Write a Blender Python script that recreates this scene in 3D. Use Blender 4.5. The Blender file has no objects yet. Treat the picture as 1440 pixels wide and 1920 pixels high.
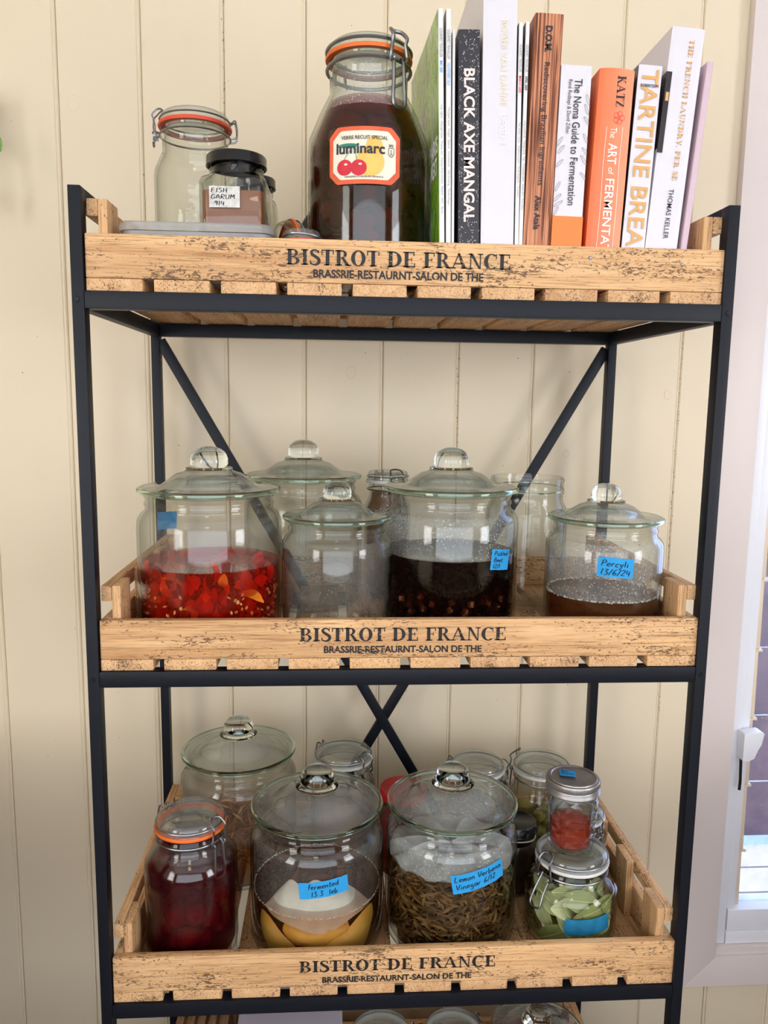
import bpy, bmesh, math, random
from mathutils import Vector, Matrix
random.seed(7)
SC = bpy.context.scene
COL = SC.collection
PI = math.pi

# ------------------------------------------------------------------ camera
CAM_P = Vector((0.3071, -0.9598, 1.2415))
YAW, PITCH, ROLL, FPX = 0.0657, -0.1409, 0.0138, 1460.5
fw = Vector((math.sin(YAW) * math.cos(PITCH), math.cos(YAW) * math.cos(PITCH), math.sin(PITCH)))
rt = Vector((math.cos(YAW), -math.sin(YAW), 0))
up = rt.cross(fw)
r2 = rt * math.cos(ROLL) + up * math.sin(ROLL)
u2 = -rt * math.sin(ROLL) + up * math.cos(ROLL)
cam = bpy.data.objects.new('camera', bpy.data.cameras.new('camera'))
cam.data.sensor_fit = 'VERTICAL'
cam.data.sensor_height = 36.0
cam.data.lens = 36.0 * FPX / 1920.0
cam.data.clip_start = 0.02
m = Matrix((r2, u2, -fw)).transposed().to_4x4()
m.translation = CAM_P
cam.matrix_world = m
COL.objects.link(cam)
SC.camera = cam

# ------------------------------------------------------------------ world, sun, daylight at the room's windows, added front fill, exposure
W = bpy.data.worlds.new('world'); SC.world = W; W.use_nodes = True
bg = W.node_tree.nodes['Background']
bg.inputs[0].default_value = (0.55, 0.74, 1.0, 1); bg.inputs[1].default_value = 3.0
sun = bpy.data.objects.new('sun', bpy.data.lights.new('sun', 'SUN'))
sun.data.energy = 9.0; sun.data.angle = 0.01; sun.data.color = (1.0, 0.95, 0.86)
sun.rotation_euler = Vector((-.5, .1, -.86)).to_track_quat('-Z', 'Y').to_euler()
COL.objects.link(sun)

def area(name, loc, direction, sx, sy, power, color):
    l = bpy.data.lights.new(name, 'AREA'); l.shape = 'RECTANGLE'; l.size = sx; l.size_y = sy
    l.energy = power; l.color = color
    o = bpy.data.objects.new(name, l); o.location = loc
    o.rotation_euler = Vector(direction).to_track_quat('-Z', 'Y').to_euler()
    COL.objects.link(o)
area('daylight_left_window', (-1.70, -2.10, 1.38), (1, 0, 0), 1.0, 1.24, 46, (1.0, 0.94, 0.85))
area('daylight_right_window', (2.98, -1.90, 1.38), (-1, 0, 0), 1.0, 1.24, 56, (0.97, 0.97, 1.0))
area('front_window_fill', (0.45, -2.90, 1.30), (0, 1, 0), 3.6, 1.7, 58, (1.0, 0.95, 0.87))  # wide front window added for more dim frontal light under the top shelf
area('daylight_louvre_window', (1.66, 0.62, 1.1), (0, -1, 0), 0.9, 1.8, 42, (0.72, 0.85, 1.0))
SC.view_settings.view_transform = 'Standard'
SC.view_settings.look = 'None'
SC.view_settings.exposure = -0.55
SC.view_settings.gamma = 1.0
SC.view_settings.use_curve_mapping = False
cy = SC.cycles
cy.use_denoising = True
cy.use_adaptive_sampling = True; cy.adaptive_threshold = 0.07; cy.adaptive_min_samples = 8; cy.use_light_tree = False
cy.max_bounces = 14; cy.transparent_max_bounces = 48; cy.transmission_bounces = 10; cy.glossy_bounces = 4; cy.diffuse_bounces = 4
cy.caustics_reflective = False; cy.caustics_refractive = False
cy.sample_clamp_indirect = 6.0

# ------------------------------------------------------------------ material helpers
def new_mat(name):
    mt = bpy.data.materials.new(name); mt.use_nodes = True
    nt = mt.node_tree; nt.nodes.clear()
    out = nt.nodes.new('ShaderNodeOutputMaterial')
    return mt, nt, out
def N(nt, typ, **kw):
    n = nt.nodes.new(typ)
    for k, v in kw.items(): setattr(n, k, v)
    return n
def L(nt, a, b): nt.links.new(a, b)
def val(nt, op, a, b=None, c=None, clamp=False):
    n = nt.nodes.new('ShaderNodeMath'); n.operation = op; n.use_clamp = clamp
    for i, x in enumerate((a, b, c)):
        if x is None: continue
        if isinstance(x, (int, float)): n.inputs[i].default_value = x
        else: nt.links.new(x, n.inputs[i])
    return n.outputs[0]
def mixc(nt, fac, a, b):
    n = nt.nodes.new('ShaderNodeMix'); n.data_type = 'RGBA'
    for s, x in ((0, fac), (6, a), (7, b)):
        if isinstance(x, (int, float)): n.inputs[s].default_value = x
        elif isinstance(x, tuple): n.inputs[s].default_value = (*x[:3], 1)
        else: nt.links.new(x, n.inputs[s])
    return n.outputs[2]
def ramp(nt, fac, stops):
    n = nt.nodes.new('ShaderNodeValToRGB')
    el = n.color_ramp.elements
    while len(el) > 1: el.remove(el[-1])
    el[0].position = stops[0][0]; el[0].color = (*stops[0][1], 1)
    for p_, c_ in stops[1:]:
        e = el.new(p_); e.color = (*c_, 1)
    nt.links.new(fac, n.inputs[0])
    return n.outputs[0]
def coords(nt, scale=(1, 1, 1), rand=True):
    tc = nt.nodes.new('ShaderNodeTexCoord')
    mp = nt.nodes.new('ShaderNodeMapping')
    nt.links.new(tc.outputs['Object'], mp.inputs['Vector'])
    mp.inputs['Scale'].default_value = scale
    if rand:
        oi = nt.nodes.new('ShaderNodeObjectInfo')
        v = nt.nodes.new('ShaderNodeVectorMath'); v.operation = 'SCALE'
        v.inputs[0].default_value = (37.0, 53.0, 71.0)
        nt.links.new(oi.outputs['Random'], v.inputs['Scale'])
        nt.links.new(v.outputs[0], mp.inputs['Location'])
    return mp.outputs[0]
def noise(nt, vec, scale, detail=3.0, rough=0.5, dist=0.0):
    n = nt.nodes.new('ShaderNodeTexNoise'); n.inputs['Scale'].default_value = scale
    n.inputs['Detail'].default_value = detail; n.inputs['Roughness'].default_value = rough; n.inputs['Distortion'].default_value = dist
    nt.links.new(vec, n.inputs['Vector'])
    return n.outputs[0]
def bump(nt, h, strength=0.3, distance=0.001):
    b = nt.nodes.new('ShaderNodeBump'); b.inputs['Strength'].default_value = strength; b.inputs['Distance'].default_value = distance
    nt.links.new(h, b.inputs['Height'])
    return b.outputs[0]
def principled(nt, out, base, rough=0.5, metal=0.0, spec=0.5, normal=None, coat=0.0):
    p = nt.nodes.new('ShaderNodeBsdfPrincipled')
    if isinstance(base, tuple): p.inputs['Base Color'].default_value = (*base[:3], 1)
    else: nt.links.new(base, p.inputs['Base Color'])
    if isinstance(rough, (int, float)): p.inputs['Roughness'].default_value = rough
    else: nt.links.new(rough, p.inputs['Roughness'])
    p.inputs['Metallic'].default_value = metal; p.inputs['Specular IOR Level'].default_value = spec
    p.inputs['Coat Weight'].default_value = coat
    if normal is not None: nt.links.new(normal, p.inputs['Normal'])
    nt.links.new(p.outputs[0], out.inputs[0])
    return p
def srgb(r, g, b):
    f = lambda c: (c / 255 / 12.92) if c / 255 <= 0.04045 else ((c / 255 + 0.055) / 1.055) ** 2.4
    return (f(r), f(g), f(b))
def plain(name, col, rough=0.5, metal=0.0, spec=0.5, var=0.08, nscale=30.0, bmp=0.0, coat=0.0):
    mt, nt, out = new_mat(name)
    v = coords(nt)
    nz = noise(nt, v, nscale, 4)
    a = tuple(max(0, c * (1 - var)) for c in col); b = tuple(min(1, c * (1 + var)) for c in col)
    c = mixc(nt, nz, a, b)
    principled(nt, out, c, rough, metal, spec, bump(nt, nz, bmp) if bmp else None, coat)
    return mt
def glossmix(nt, out, base_shader, f0=0.04, rough=0.02, normal=None, power=5.0, fmax=0.9):
    lw = nt.nodes.new('ShaderNodeLayerWeight'); lw.inputs['Blend'].default_value = 0.5
    if normal is not None: nt.links.new(normal, lw.inputs['Normal'])
    f = val(nt, 'MULTIPLY_ADD', val(nt, 'POWER', lw.outputs['Facing'], power), fmax, f0, True)
    g = nt.nodes.new('ShaderNodeBsdfGlossy'); g.inputs['Roughness'].default_value = rough
    if normal is not None: nt.links.new(normal, g.inputs['Normal'])
    mx = nt.nodes.new('ShaderNodeMixShader')
    nt.links.new(f, mx.inputs[0]); nt.links.new(base_shader, mx.inputs[1]); nt.links.new(g.outputs[0], mx.inputs[2])
    nt.links.new(mx.outputs[0], out.inputs[0])
    return lw
def thin_glass(name, tint=(0.965, 0.975, 0.965), edge=(0.65, 0.68, 0.655), f0=0.035, rough=0.02, bstr=0.0, haze=0.0):
    mt, nt, out = new_mat(name)
    lw0 = nt.nodes.new('ShaderNodeLayerWeight'); lw0.inputs['Blend'].default_value = 0.5
    c = mixc(nt, val(nt, 'POWER', lw0.outputs['Facing'], 2.6), tint, edge)
    t = nt.nodes.new('ShaderNodeBsdfTransparent'); nt.links.new(c, t.inputs[0])
    if haze:
        d = nt.nodes.new('ShaderNodeBsdfDiffuse'); d.inputs[0].default_value = (0.72, 0.73, 0.71, 1)
        hm = nt.nodes.new('ShaderNodeMixShader')
        nt.links.new(val(nt, 'MULTIPLY', noise(nt, coords(nt), 14.0, 5, 0.65), haze * 2), hm.inputs[0])
        nt.links.new(t.outputs[0], hm.inputs[1]); nt.links.new(d.outputs[0], hm.inputs[2])
        t = hm
    nrm = None
    if bstr:
        nrm = bump(nt, noise(nt, coords(nt, (1, 1, 1)), 26.0, 3), bstr, 0.004)
    glossmix(nt, out, t.outputs[0], f0, rough, nrm)
    return mt
def solid_glass(name, col, rough=0.0):
    mt, nt, out = new_mat(name)
    g = nt.nodes.new('ShaderNodeBsdfGlass'); g.inputs['Color'].default_value = (*col, 1); g.inputs['Roughness'].default_value = rough
    g.inputs['IOR'].default_value = 1.47
    nz = noise(nt, coords(nt), 60.0, 2)
    nt.links.new(bump(nt, nz, 0.05, 0.002), g.inputs['Normal'])
    nt.links.new(g.outputs[0], out.inputs[0])
    return mt
def liquid(name, col, density, cloud=None, amt=0.0):
    """tinted body with absorption; cloud: colour of the fine particles that make it slightly cloudy"""
    mt, nt, out = new_mat(name)
    t = nt.nodes.new('ShaderNodeBsdfTransparent')
    sh = t
    if cloud:
        d = nt.nodes.new('ShaderNodeBsdfDiffuse'); d.inputs[0].default_value = (*cloud, 1)
        sh = nt.nodes.new('ShaderNodeMixShader'); sh.inputs[0].default_value = amt
        nt.links.new(t.outputs[0], sh.inputs[1]); nt.links.new(d.outputs[0], sh.inputs[2])
    glossmix(nt, out, sh.outputs[0], 0.004, 0.03, fmax=0.5)
    v = nt.nodes.new('ShaderNodeVolumeAbsorption'); v.inputs['Color'].default_value = (*col, 1); v.inputs['Density'].default_value = density
    nt.links.new(v.outputs[0], out.inputs['Volume'])
    return mt
def condensation(name, amount=0.5, haze=0.12, scale=260.0):
    mt, nt, out = new_mat(name)
    v = coords(nt, (1, 1, 0.8))
    vo = nt.nodes.new('ShaderNodeTexVoronoi'); vo.inputs['Scale'].default_value = scale; nt.links.new(v, vo.inputs['Vector'])
    big = noise(nt, v, 22.0, 3)
    drop = val(nt, 'LESS_THAN', vo.outputs['Distance'], val(nt, 'MULTIPLY', big, 0.62 * amount))
    hz = val(nt, 'MULTIPLY', noise(nt, v, 9.0, 4), haze * 2)
    fac = val(nt, 'MAXIMUM', val(nt, 'MULTIPLY', drop, 0.42), hz, None, True)
    t = nt.nodes.new('ShaderNodeBsdfTransparent')
    p = nt.nodes.new('ShaderNodeBsdfPrincipled'); p.inputs['Base Color'].default_value = (0.86, 0.87, 0.88, 1)
    p.inputs['Roughness'].default_value = 0.12
    nt.links.new(bump(nt, vo.outputs['Distance'], 0.8, 0.002), p.inputs['Normal'])
    mx = nt.nodes.new('ShaderNodeMixShader'); nt.links.new(fac, mx.inputs[0]); nt.links.new(t.outputs[0], mx.inputs[1]); nt.links.new(p.outputs[0], mx.inputs[2])
    nt.links.new(mx.outputs[0], out.inputs[0])
    return mt
def wood(name, axis, light=srgb(224, 184, 136), dark=srgb(178, 128, 82), distress=0.5):
    mt, nt, out = new_mat(name)
    def sc(along, across):
        s = [across, across, across]; s[axis] = along
        return tuple(s)
    g1 = noise(nt, coords(nt, sc(3.0, 55.0)), 1.0, 5, 0.6, 0.8)
    g2 = noise(nt, coords(nt, sc(16.0, 560.0)), 1.0, 3, 0.65, 0.3)
    big = noise(nt, coords(nt, sc(2.0, 9.0)), 1.0, 2)
    c = mixc(nt, val(nt, 'MULTIPLY_ADD', val(nt, 'SUBTRACT', g1, 0.5), 2.2, 0.5, True), dark, light)
    c = mixc(nt, val(nt, 'MULTIPLY_ADD', val(nt, 'SUBTRACT', big, 0.5), 1.6, 0.25, True), c, srgb(232, 186, 134))
    fib = val(nt, 'MULTIPLY_ADD', val(nt, 'SUBTRACT', g2, 0.50), 5.0, 0.0, True)
    c = mixc(nt, val(nt, 'MULTIPLY', fib, 0.72), c, srgb(120, 78, 44))
    pits = noise(nt, coords(nt, sc(150.0, 430.0)), 1.0, 3, 0.65, 0.8)
    patch = noise(nt, coords(nt, sc(9.0, 34.0)), 1.0, 4, 0.65)
    thr = val(nt, 'MULTIPLY_ADD', patch, -0.75, 1.045 - 0.06 * distress)
    mark = val(nt, 'GREATER_THAN', pits, thr)
    c = mixc(nt, val(nt, 'MULTIPLY', mark, 0.78), c, srgb(70, 50, 38))
    h = val(nt, 'SUBTRACT', val(nt, 'MULTIPLY', g2, 0.5), mark)
    principled(nt, out, c, 0.62, 0, 0.3, bump(nt, h, 0.5, 0.0008))
    return mt
def worn_ink(name, col, keep=0.45):
    mt, nt, out = new_mat(name)
    nz = noise(nt, coords(nt, (120, 120, 320), False), 1.0, 3, 0.6)
    f = val(nt, 'GREATER_THAN', nz, keep)
    p = nt.nodes.new('ShaderNodeBsdfPrincipled'); p.inputs['Base Color'].default_value = (*col, 1); p.inputs['Roughness'].default_value = 0.6
    t = nt.nodes.new('ShaderNodeBsdfTransparent')
    mx = nt.nodes.new('ShaderNodeMixShader'); nt.links.new(f, mx.inputs[0]); nt.links.new(t.outputs[0], mx.inputs[1]); nt.links.new(p.outputs[0], mx.inputs[2])
    nt.links.new(mx.outputs[0], out.inputs[0])
    return mt

M = {}
M['wall'] = plain('cream_wall_paint', (0.765, 0.652, 0.475), 0.45, 0, 0.35, 0.03, 5.0, 0.04)
M['trim'] = plain('white_trim_paint', (0.70, 0.615, 0.58), 0.4, 0, 0.4, 0.02, 6.0, 0.03)
M['ceil'] = plain('ceiling_paint', (0.82, 0.80, 0.76), 0.7, 0, 0.3, 0.02)
M['timber'] = plain('brown_timber_panelling', (0.20, 0.125, 0.08), 0.5, 0, 0.4, 0.3, 3.0)
M['floor'] = plain('floor_timber', (0.13, 0.08, 0.05), 0.4, 0, 0.4, 0.2, 9.0)
M['alu'] = plain('white_window_frame', (0.78, 0.78, 0.82), 0.35, 0, 0.5, 0.02)
M['clip'] = plain('beige_louvre_clip', (0.72, 0.58, 0.42), 0.4, 0, 0.4, 0.05)
M['black'] = plain('black_powder_coated_steel', (0.0045, 0.006, 0.0105), 0.45, 0.0, 0.25, 0.25, 90.0, 0.15)
M['wood_x'] = wood('mango_wood_along_width', 0, distress=0.9)
M['wood_y'] = wood('mango_wood_along_depth', 1, srgb(220, 180, 136), srgb(184, 138, 94), 0.7)
M['wood_z'] = wood('mango_wood_upright', 2, srgb(218, 176, 130), srgb(184, 138, 94), 0.3)
M['ink'] = worn_ink('stencil_ink', (0.010, 0.008, 0.008), 0.33)
M['glass'] = thin_glass('clear_jar_glass')
M['glass_b'] = thin_glass('wavy_jar_glass', bstr=0.35)
M['lid'] = thin_glass('lid_glass', (0.93, 0.95, 0.93), (0.50, 0.58, 0.54), 0.06, 0.03, 0.0, 0.10)
M['rim'] = solid_glass('green_edge_glass', (0.90, 0.97, 0.92))
M['knob'] = solid_glass('knob_glass', (0.97, 0.99, 0.975))
M['cond'] = condensation('condensation_light', 0.35, 0.05)
M['cond2'] = condensation('condensation_heavy', 0.75, 0.14)
M['steel'] = plain('galvanised_wire', (0.27, 0.27, 0.28), 0.35, 1.0, 0.5, 0.15, 80.0)
M['gasket'] = plain('orange_rubber_gasket', (0.80, 0.155, 0.025), 0.45, 0, 0.4, 0.1)
M['gasket_red'] = plain('red_rubber_gasket', (0.72, 0.07, 0.03), 0.45, 0, 0.4, 0.1)
M['gasket_w'] = plain('clear_rubber_gasket', (0.72, 0.71, 0.68), 0.4, 0, 0.4, 0.05)
M['blacklid'] = plain('black_lid_enamel', (0.008, 0.008, 0.009), 0.22, 0, 0.5, 0.2)
M['redlid'] = plain('red_lid_enamel', (0.55, 0.01, 0.015), 0.25, 0, 0.5, 0.1)
M['zinc'] = plain('tarnished_zinc_lid', (0.36, 0.34, 0.33), 0.42, 0.9, 0.5, 0.35, 45.0, 0.1)
M['tape'] = plain('blue_masking_tape', (0.025, 0.31, 0.66), 0.75, 0, 0.3, 0.06, 200.0, 0.2)
M['tape_wet'] = plain('damp_blue_tape', (0.012, 0.16, 0.30), 0.5, 0, 0.4, 0.6, 70.0, 0.2)
M['pen'] = plain('black_marker', (0.006, 0.006, 0.02), 0.6, 0, 0.3)
M['paper'] = plain('white_paper', (0.82, 0.80, 0.77), 0.7, 0, 0.3, 0.05, 60.0)
M['oldpaper'] = plain('mottled_paper_label', (0.62, 0.60, 0.56), 0.7, 0, 0.3, 0.45, 160.0)
M['pages'] = plain('book_pages', (0.74, 0.70, 0.62), 0.8, 0, 0.2, 0.1, 100.0)

# ------------------------------------------------------------------ geometry helpers
class MB:
    def __init__(s): s.v = []; s.f = []
    def add(s, v, f):
        o = len(s.v); s.v += [tuple(x) for x in v]; s.f += [tuple(i + o for i in q) for q in f]; return s
    def box(s, x0, x1, y0, y1, z0, z1):
        v = [(x0, y0, z0), (x1, y0, z0), (x1, y1, z0), (x0, y1, z0), (x0, y0, z1), (x1, y0, z1), (x1, y1, z1), (x0, y1, z1)]
        return s.add(v, [(0, 3, 2, 1), (4, 5, 6, 7), (0, 1, 5, 4), (1, 2, 6, 5), (2, 3, 7, 6), (3, 0, 4, 7)])
    def lathe(s, prof, seg=64, cx=0, cy=0, cz=0, sx=1.0, sz=1.0):
        v = []; rows = []
        for r, z in prof:
            if r < 1e-6:
                rows.append([len(v)]); v.append((cx, cy, cz + z * sz))
            else:
                rows.append(list(range(len(v), len(v) + seg)))
                for k in range(seg):
                    a = 2 * PI * k / seg
                    v.append((cx + r * sx * math.cos(a), cy + r * sx * math.sin(a), cz + z * sz))
        f = []
        for a, b in zip(rows, rows[1:]):
            if len(a) == 1 and len(b) == 1: continue
            for k in range(seg):
                k2 = (k + 1) % seg
                if len(a) == 1: f.append((a[0], b[k2], b[k]))
                elif len(b) == 1: f.append((a[k], a[k2], b[0]))
                else: f.append((a[k], a[k2], b[k2], b[k]))
        return s.add(v, f)
    def tube(s, pts, r, n=6, closed=False):
        P = [Vector(p) for p in pts]
        m_ = len(P); v = []; f = []
        nrm = None
        for i in range(m_):
            a = P[i - 1] if (i > 0 or closed) else P[i]; b = P[(i + 1) % m_] if (i < m_ - 1 or closed) else P[i]
            t = (b - a).normalized()
            if nrm is None:
                nrm = t.orthogonal().normalized()
            else:
                nrm = (nrm - t * nrm.dot(t))
                nrm = nrm.normalized() if nrm.length > 1e-6 else t.orthogonal().normalized()
            bi = t.cross(nrm)
            for k in range(n):
                a_ = 2 * PI * k / n
                v.append(P[i] + nrm * (r * math.cos(a_)) + bi * (r * math.sin(a_)))
        rng = m_ if closed else m_ - 1
        for i in range(rng):
            j = (i + 1) % m_
            for k in range(n):
                k2 = (k + 1) % n
                f.append((i * n + k, i * n + k2, j * n + k2, j * n + k))
        if not closed:
            f.append(tuple(range(n))[::-1]); f.append(tuple((m_ - 1) * n + k for k in range(n)))
        return s.add(v, f)
    def build(s, name, mat, parent=None, smooth=True, bevel=0.0, angle=None, loc=None):
        me = bpy.data.meshes.new(name)
        me.from_pydata(s.v, [], s.f)
        if bevel:
            bm = bmesh.new(); bm.from_mesh(me)
            bmesh.ops.bevel(bm, geom=bm.edges[:], offset=bevel, segments=2, profile=0.6, affect='EDGES')
            bm.to_mesh(me); bm.free()
        if smooth:
            me.polygons.foreach_set('use_smooth', [True] * len(me.polygons))
            me.set_sharp_from_angle(angle=math.radians(angle if angle else 45))
        me.materials.append(M[mat] if isinstance(mat, str) else mat)
        me.update()
        o = bpy.data.objects.new(name, me); COL.objects.link(o)
        if parent is not None: o.parent = parent
        if loc: o.location = loc
        return o
def box(name, mat, parent, x0, x1, y0, y1, z0, z1, bevel=0.0015):
    return MB().box(x0, x1, y0, y1, z0, z1).build(name, mat, parent, True, bevel)
def thing(name, label, cat, loc=(0, 0, 0), group=None, rotz=0.0):
    o = bpy.data.objects.new(name, None); COL.objects.link(o)
    o.location = loc; o.rotation_euler = (0, 0, rotz); o.empty_display_size = 0.02
    o['label'] = label; o['category'] = cat
    if group: o['group'] = group
    return o
def tag(o, label, cat, group=None, kind=None):
    o['label'] = label; o['category'] = cat
    if group: o['group'] = group
    if kind: o['kind'] = kind
    return o
def struct(o, label=None):
    o['kind'] = 'structure'
    if label: o['label'] = label
    return o
def cyl(R, th0, cx=0, cy=0, z0=0):
    """maps (s, t) on a flat label to an upright cylinder facing -y, turned by th0"""
    return lambda s, t: (cx + R * math.sin(th0 + s / R), cy - R * math.cos(th0 + s / R), z0 + t)
def patch(fn, xs, lo, hi, rows=1):
    mb = MB(); v = []; f = []
    for x in xs:
        a, b = lo(x), hi(x)
        for j in range(rows + 1): v.append(fn(x, a + (b - a) * j / rows))
    w = rows + 1
    for i in range(len(xs) - 1):
        for j in range(rows):
            f.append((i * w + j, (i + 1) * w + j, (i + 1) * w + j + 1, i * w + j + 1))
    return mb.add(v, f)
def lin(a, b, n): return [a + (b - a) * i / n for i in range(n + 1)]

# ---- lettering: built-in font, a hand-made serif face, and a pen-stroke hand
_tc = {}
def text2d(body, bold=0.0):
    key = (body, bold)
    if key in _tc: return _tc[key]
    c = bpy.data.curves.new('lettering_tmp', 'FONT'); c.body = body; c.size = 1.0; c.offset = bold; c.resolution_u = 3
    o = bpy.data.objects.new('lettering_tmp', c)
    me = o.to_mesh()
    v = [(p.co.x, p.co.y) for p in me.vertices]; f = [tuple(p.vertices) for p in me.polygons]
    o.to_mesh_clear(); bpy.data.objects.remove(o); bpy.data.curves.remove(c)
    _tc[key] = (v, f)
    return v, f
def fit(vf, x0, x1, y0, y1):
    v, f = vf
    a = min(p[0] for p in v); b = max(p[0] for p in v); c = min(p[1] for p in v); d = max(p[1] for p in v)
    return [(x0 + (p[0] - a) / (b - a) * (x1 - x0), y0 + (p[1] - c) / (d - c) * (y1 - y0)) for p in v], f
def letter(vf, fn, mat, parent, name='lettering'):
    v, f = vf
    return MB().add([fn(*p) for p in v], f).build(name, mat, parent, False)
def rect(x0, y0, x1, y1): return [(x0, y0), (x1, y0), (x1, y1), (x0, y1)]
def ring(cx, cy, ox, oy, ix, iy, a0, a1, n=16):
    P = []
    for k in range(n):
        a = math.radians(a0 + (a1 - a0) * k / n); b = math.radians(a0 + (a1 - a0) * (k + 1) / n)
        P.append([(cx + ox * math.cos(a), cy + oy * math.sin(a)), (cx + ox * math.cos(b), cy + oy * math.sin(b)),
                  (cx + ix * math.cos(b), cy + iy * math.sin(b)), (cx + ix * math.cos(a), cy + iy * math.sin(a))])
    return P
def stroke(pts, w):
    P = []; n = len(pts)
    L_, R_ = [], []
    for i in range(n):
        a = pts[max(i - 1, 0)]; b = pts[min(i + 1, n - 1)]
        dx, dy = b[0] - a[0], b[1] - a[1]; l = math.hypot(dx, dy) or 1
        ww = w[i] if isinstance(w, (list, tuple)) else w
        L_.append((pts[i][0] - dy / l * ww / 2, pts[i][1] + dx / l * ww / 2)); R_.append((pts[i][0] + dy / l * ww / 2, pts[i][1] - dx / l * ww / 2))
    for i in range(n - 1): P.append([L_[i], L_[i + 1], R_[i + 1], R_[i]])
    return P
def smooth_line(pts, k=4):
    out = []
    n = len(pts)
    for i in range(n - 1):
        p0 = pts[max(i - 1, 0)]; p1 = pts[i]; p2 = pts[i + 1]; p3 = pts[min(i + 2, n - 1)]
        for j in range(k):
            t = j / k
            out.append(tuple(0.5 * (2 * p1[d] + (p2[d] - p0[d]) * t + (2 * p0[d] - 5 * p1[d] + 4 * p2[d] - p3[d]) * t * t + (3 * p1[d] - p0[d] - 3 * p2[d] + p3[d]) * t ** 3) for d in range(len(p1))))
    out.append(pts[-1]); return out
ST = [rect(.09, 0, .29, 1)]
S_pts = smooth_line([(.47, .78), (.42, .92), (.27, .975), (.12, .9), (.1, .76), (.2, .63), (.38, .49), (.5, .34), (.48, .15), (.34, .03), (.19, .03), (.07, .12), (.04, .27)])
S_w = [.04 + .15 * max(0, math.sin(PI * i / (len(S_pts) - 1))) ** 1.5 for i in range(len(S_pts))]
SERIF = {
 'B': (ST + [rect(0, 0, .4, .08), rect(0, .92, .4, 1), rect(.27, .48, .4, .53)] + ring(.36, .755, .28, .245, .12, .195, -90, 90) + ring(.36, .262, .36, .262, .18, .212, -90, 90), .80),
 'I': (ST + [rect(0, 0, .37, .08), rect(0, .92, .37, 1)], .44),
 'S': (stroke(S_pts, S_w) + [rect(.46, .72, .5, .98), rect(.02, .02, .06, .3)], .62),
 'T': ([rect(.235, 0, .435, 1), rect(0, .93, .67, 1), rect(0, .7, .05, 1), rect(.62, .7, .67, 1), rect(.14, 0, .53, .08)], .73),
 'R': (ST + [rect(0, 0, .38, .08), rect(0, .92, .4, 1), rect(.27, .48, .4, .53), [(.33, .5), (.5, .5), (.8, 0), (.6, 0)], rect(.58, 0, .88, .08)] + ring(.35, .74, .29, .26, .12, .21, -90, 90), .85),
 'O': (ring(.4, .5, .4, .52, .19, .45, 0, 360, 28), .86),
 'D': (ST + [rect(0, 0, .35, .08), rect(0, .92, .35, 1)] + ring(.32, .5, .47, .5, .26, .43, -90, 90, 20), .86),
 'E': (ST + [rect(0, .92, .62, 1), rect(0, 0, .66, .08), rect(.27, .48, .48, .53), rect(.57, .73, .62, 1), rect(.61, 0, .66, .28), rect(.45, .38, .49, .63)], .74),
 'F': (ST + [rect(0, .92, .62, 1), rect(0, 0, .42, .08), rect(.27, .48, .48, .53), rect(.57, .73, .62, 1), rect(.45, .38, .49, .63)], .68),
 'A': ([[(.04, 0), (.1, 0), (.44, .98), (.38, .98)], [(.34, 1), (.46, 1), (.83, 0), (.62, 0)], rect(.2, .3, .62, .36), rect(-.03, 0, .25, .08), rect(.52, 0, .92, .08)], .92),
 'N': ([rect(.1, 0, .16, 1), rect(.64, 0, .70, 1), [(.06, 1), (.25, 1), (.7, 0), (.6, 0)], rect(0, .92, .25, 1), rect(0, 0, .27, .08), rect(.52, .92, .82, 1)], .86),
 'C': (ring(.42, .5, .42, .52, .20, .45, 48, 312, 24) + [rect(.66, .68, .71, 1.0)], .80),
 'H': (ST + [rect(.55, 0, .72, 1), rect(.2, .48, .6, .53), rect(0, 0, .37, .08), rect(0, .92, .37, 1), rect(.45, 0, .82, .08), rect(.45, .92, .82, 1)], .86),
 'K': (ST + [rect(0, 0, .37, .08), rect(0, .92, .37, 1), [(.25, .42), (.32, .5), (.68, 1), (.6, 1)], [(.3, .55), (.45, .6), (.82, 0), (.62, 0)], rect(.55, 0, .88, .08), rect(.5, .92, .78, 1)], .9),
 'Z': ([rect(.03, .94, .6, 1), rect(0, 0, .62, .06), [(.02, .08), (.2, .08), (.6, .95), (.42, .95)], rect(.03, .74, .07, 1), rect(.58, 0, .62, .26)], .68),
 'U': ([rect(.1, .3, .26, 1), rect(.58, .3, .63, 1), rect(0, .92, .37, 1), rect(.48, .92, .73, 1)] + ring(.365, .3, .265, .32, .105, .26, 180, 360), .78),
 'L': (ST + [rect(0, .92, .4, 1), rect(0, 0, .62, .08), rect(.57, 0, .62, .28)], .68),
 'Y': ([[(.04, 1), (.24, 1), (.46, .48), (.32, .42)], [(.6, 1), (.67, 1), (.45, .45), (.38, .45)], rect(.31, 0, .48, .48), rect(.2, 0, .6, .08), rect(-.02, .92, .32, 1), rect(.5, .92, .76, 1)], .76),
 'P': (ST + [rect(0, 0, .4, .08), rect(0, .92, .4, 1), rect(.27, .46, .4, .51)] + ring(.35, .73, .29, .27, .12, .22, -90, 90), .7),
 ',': ([rect(.05, 0, .2, .15), [(.12, 0), (.2, 0), (.1, -.18), (.06, -.16)]], .3), ' ': ([], .34),
}
def serif2d(text):
    v, f = [], []; x = 0
    for ch in text:
        polys, adv = SERIF[ch]
        for p in polys:
            o = len(v); v += [(a + x, b) for a, b in p]; f.append(tuple(range(o, o + len(p))))
        x += adv + .02
    return v, f
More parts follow.
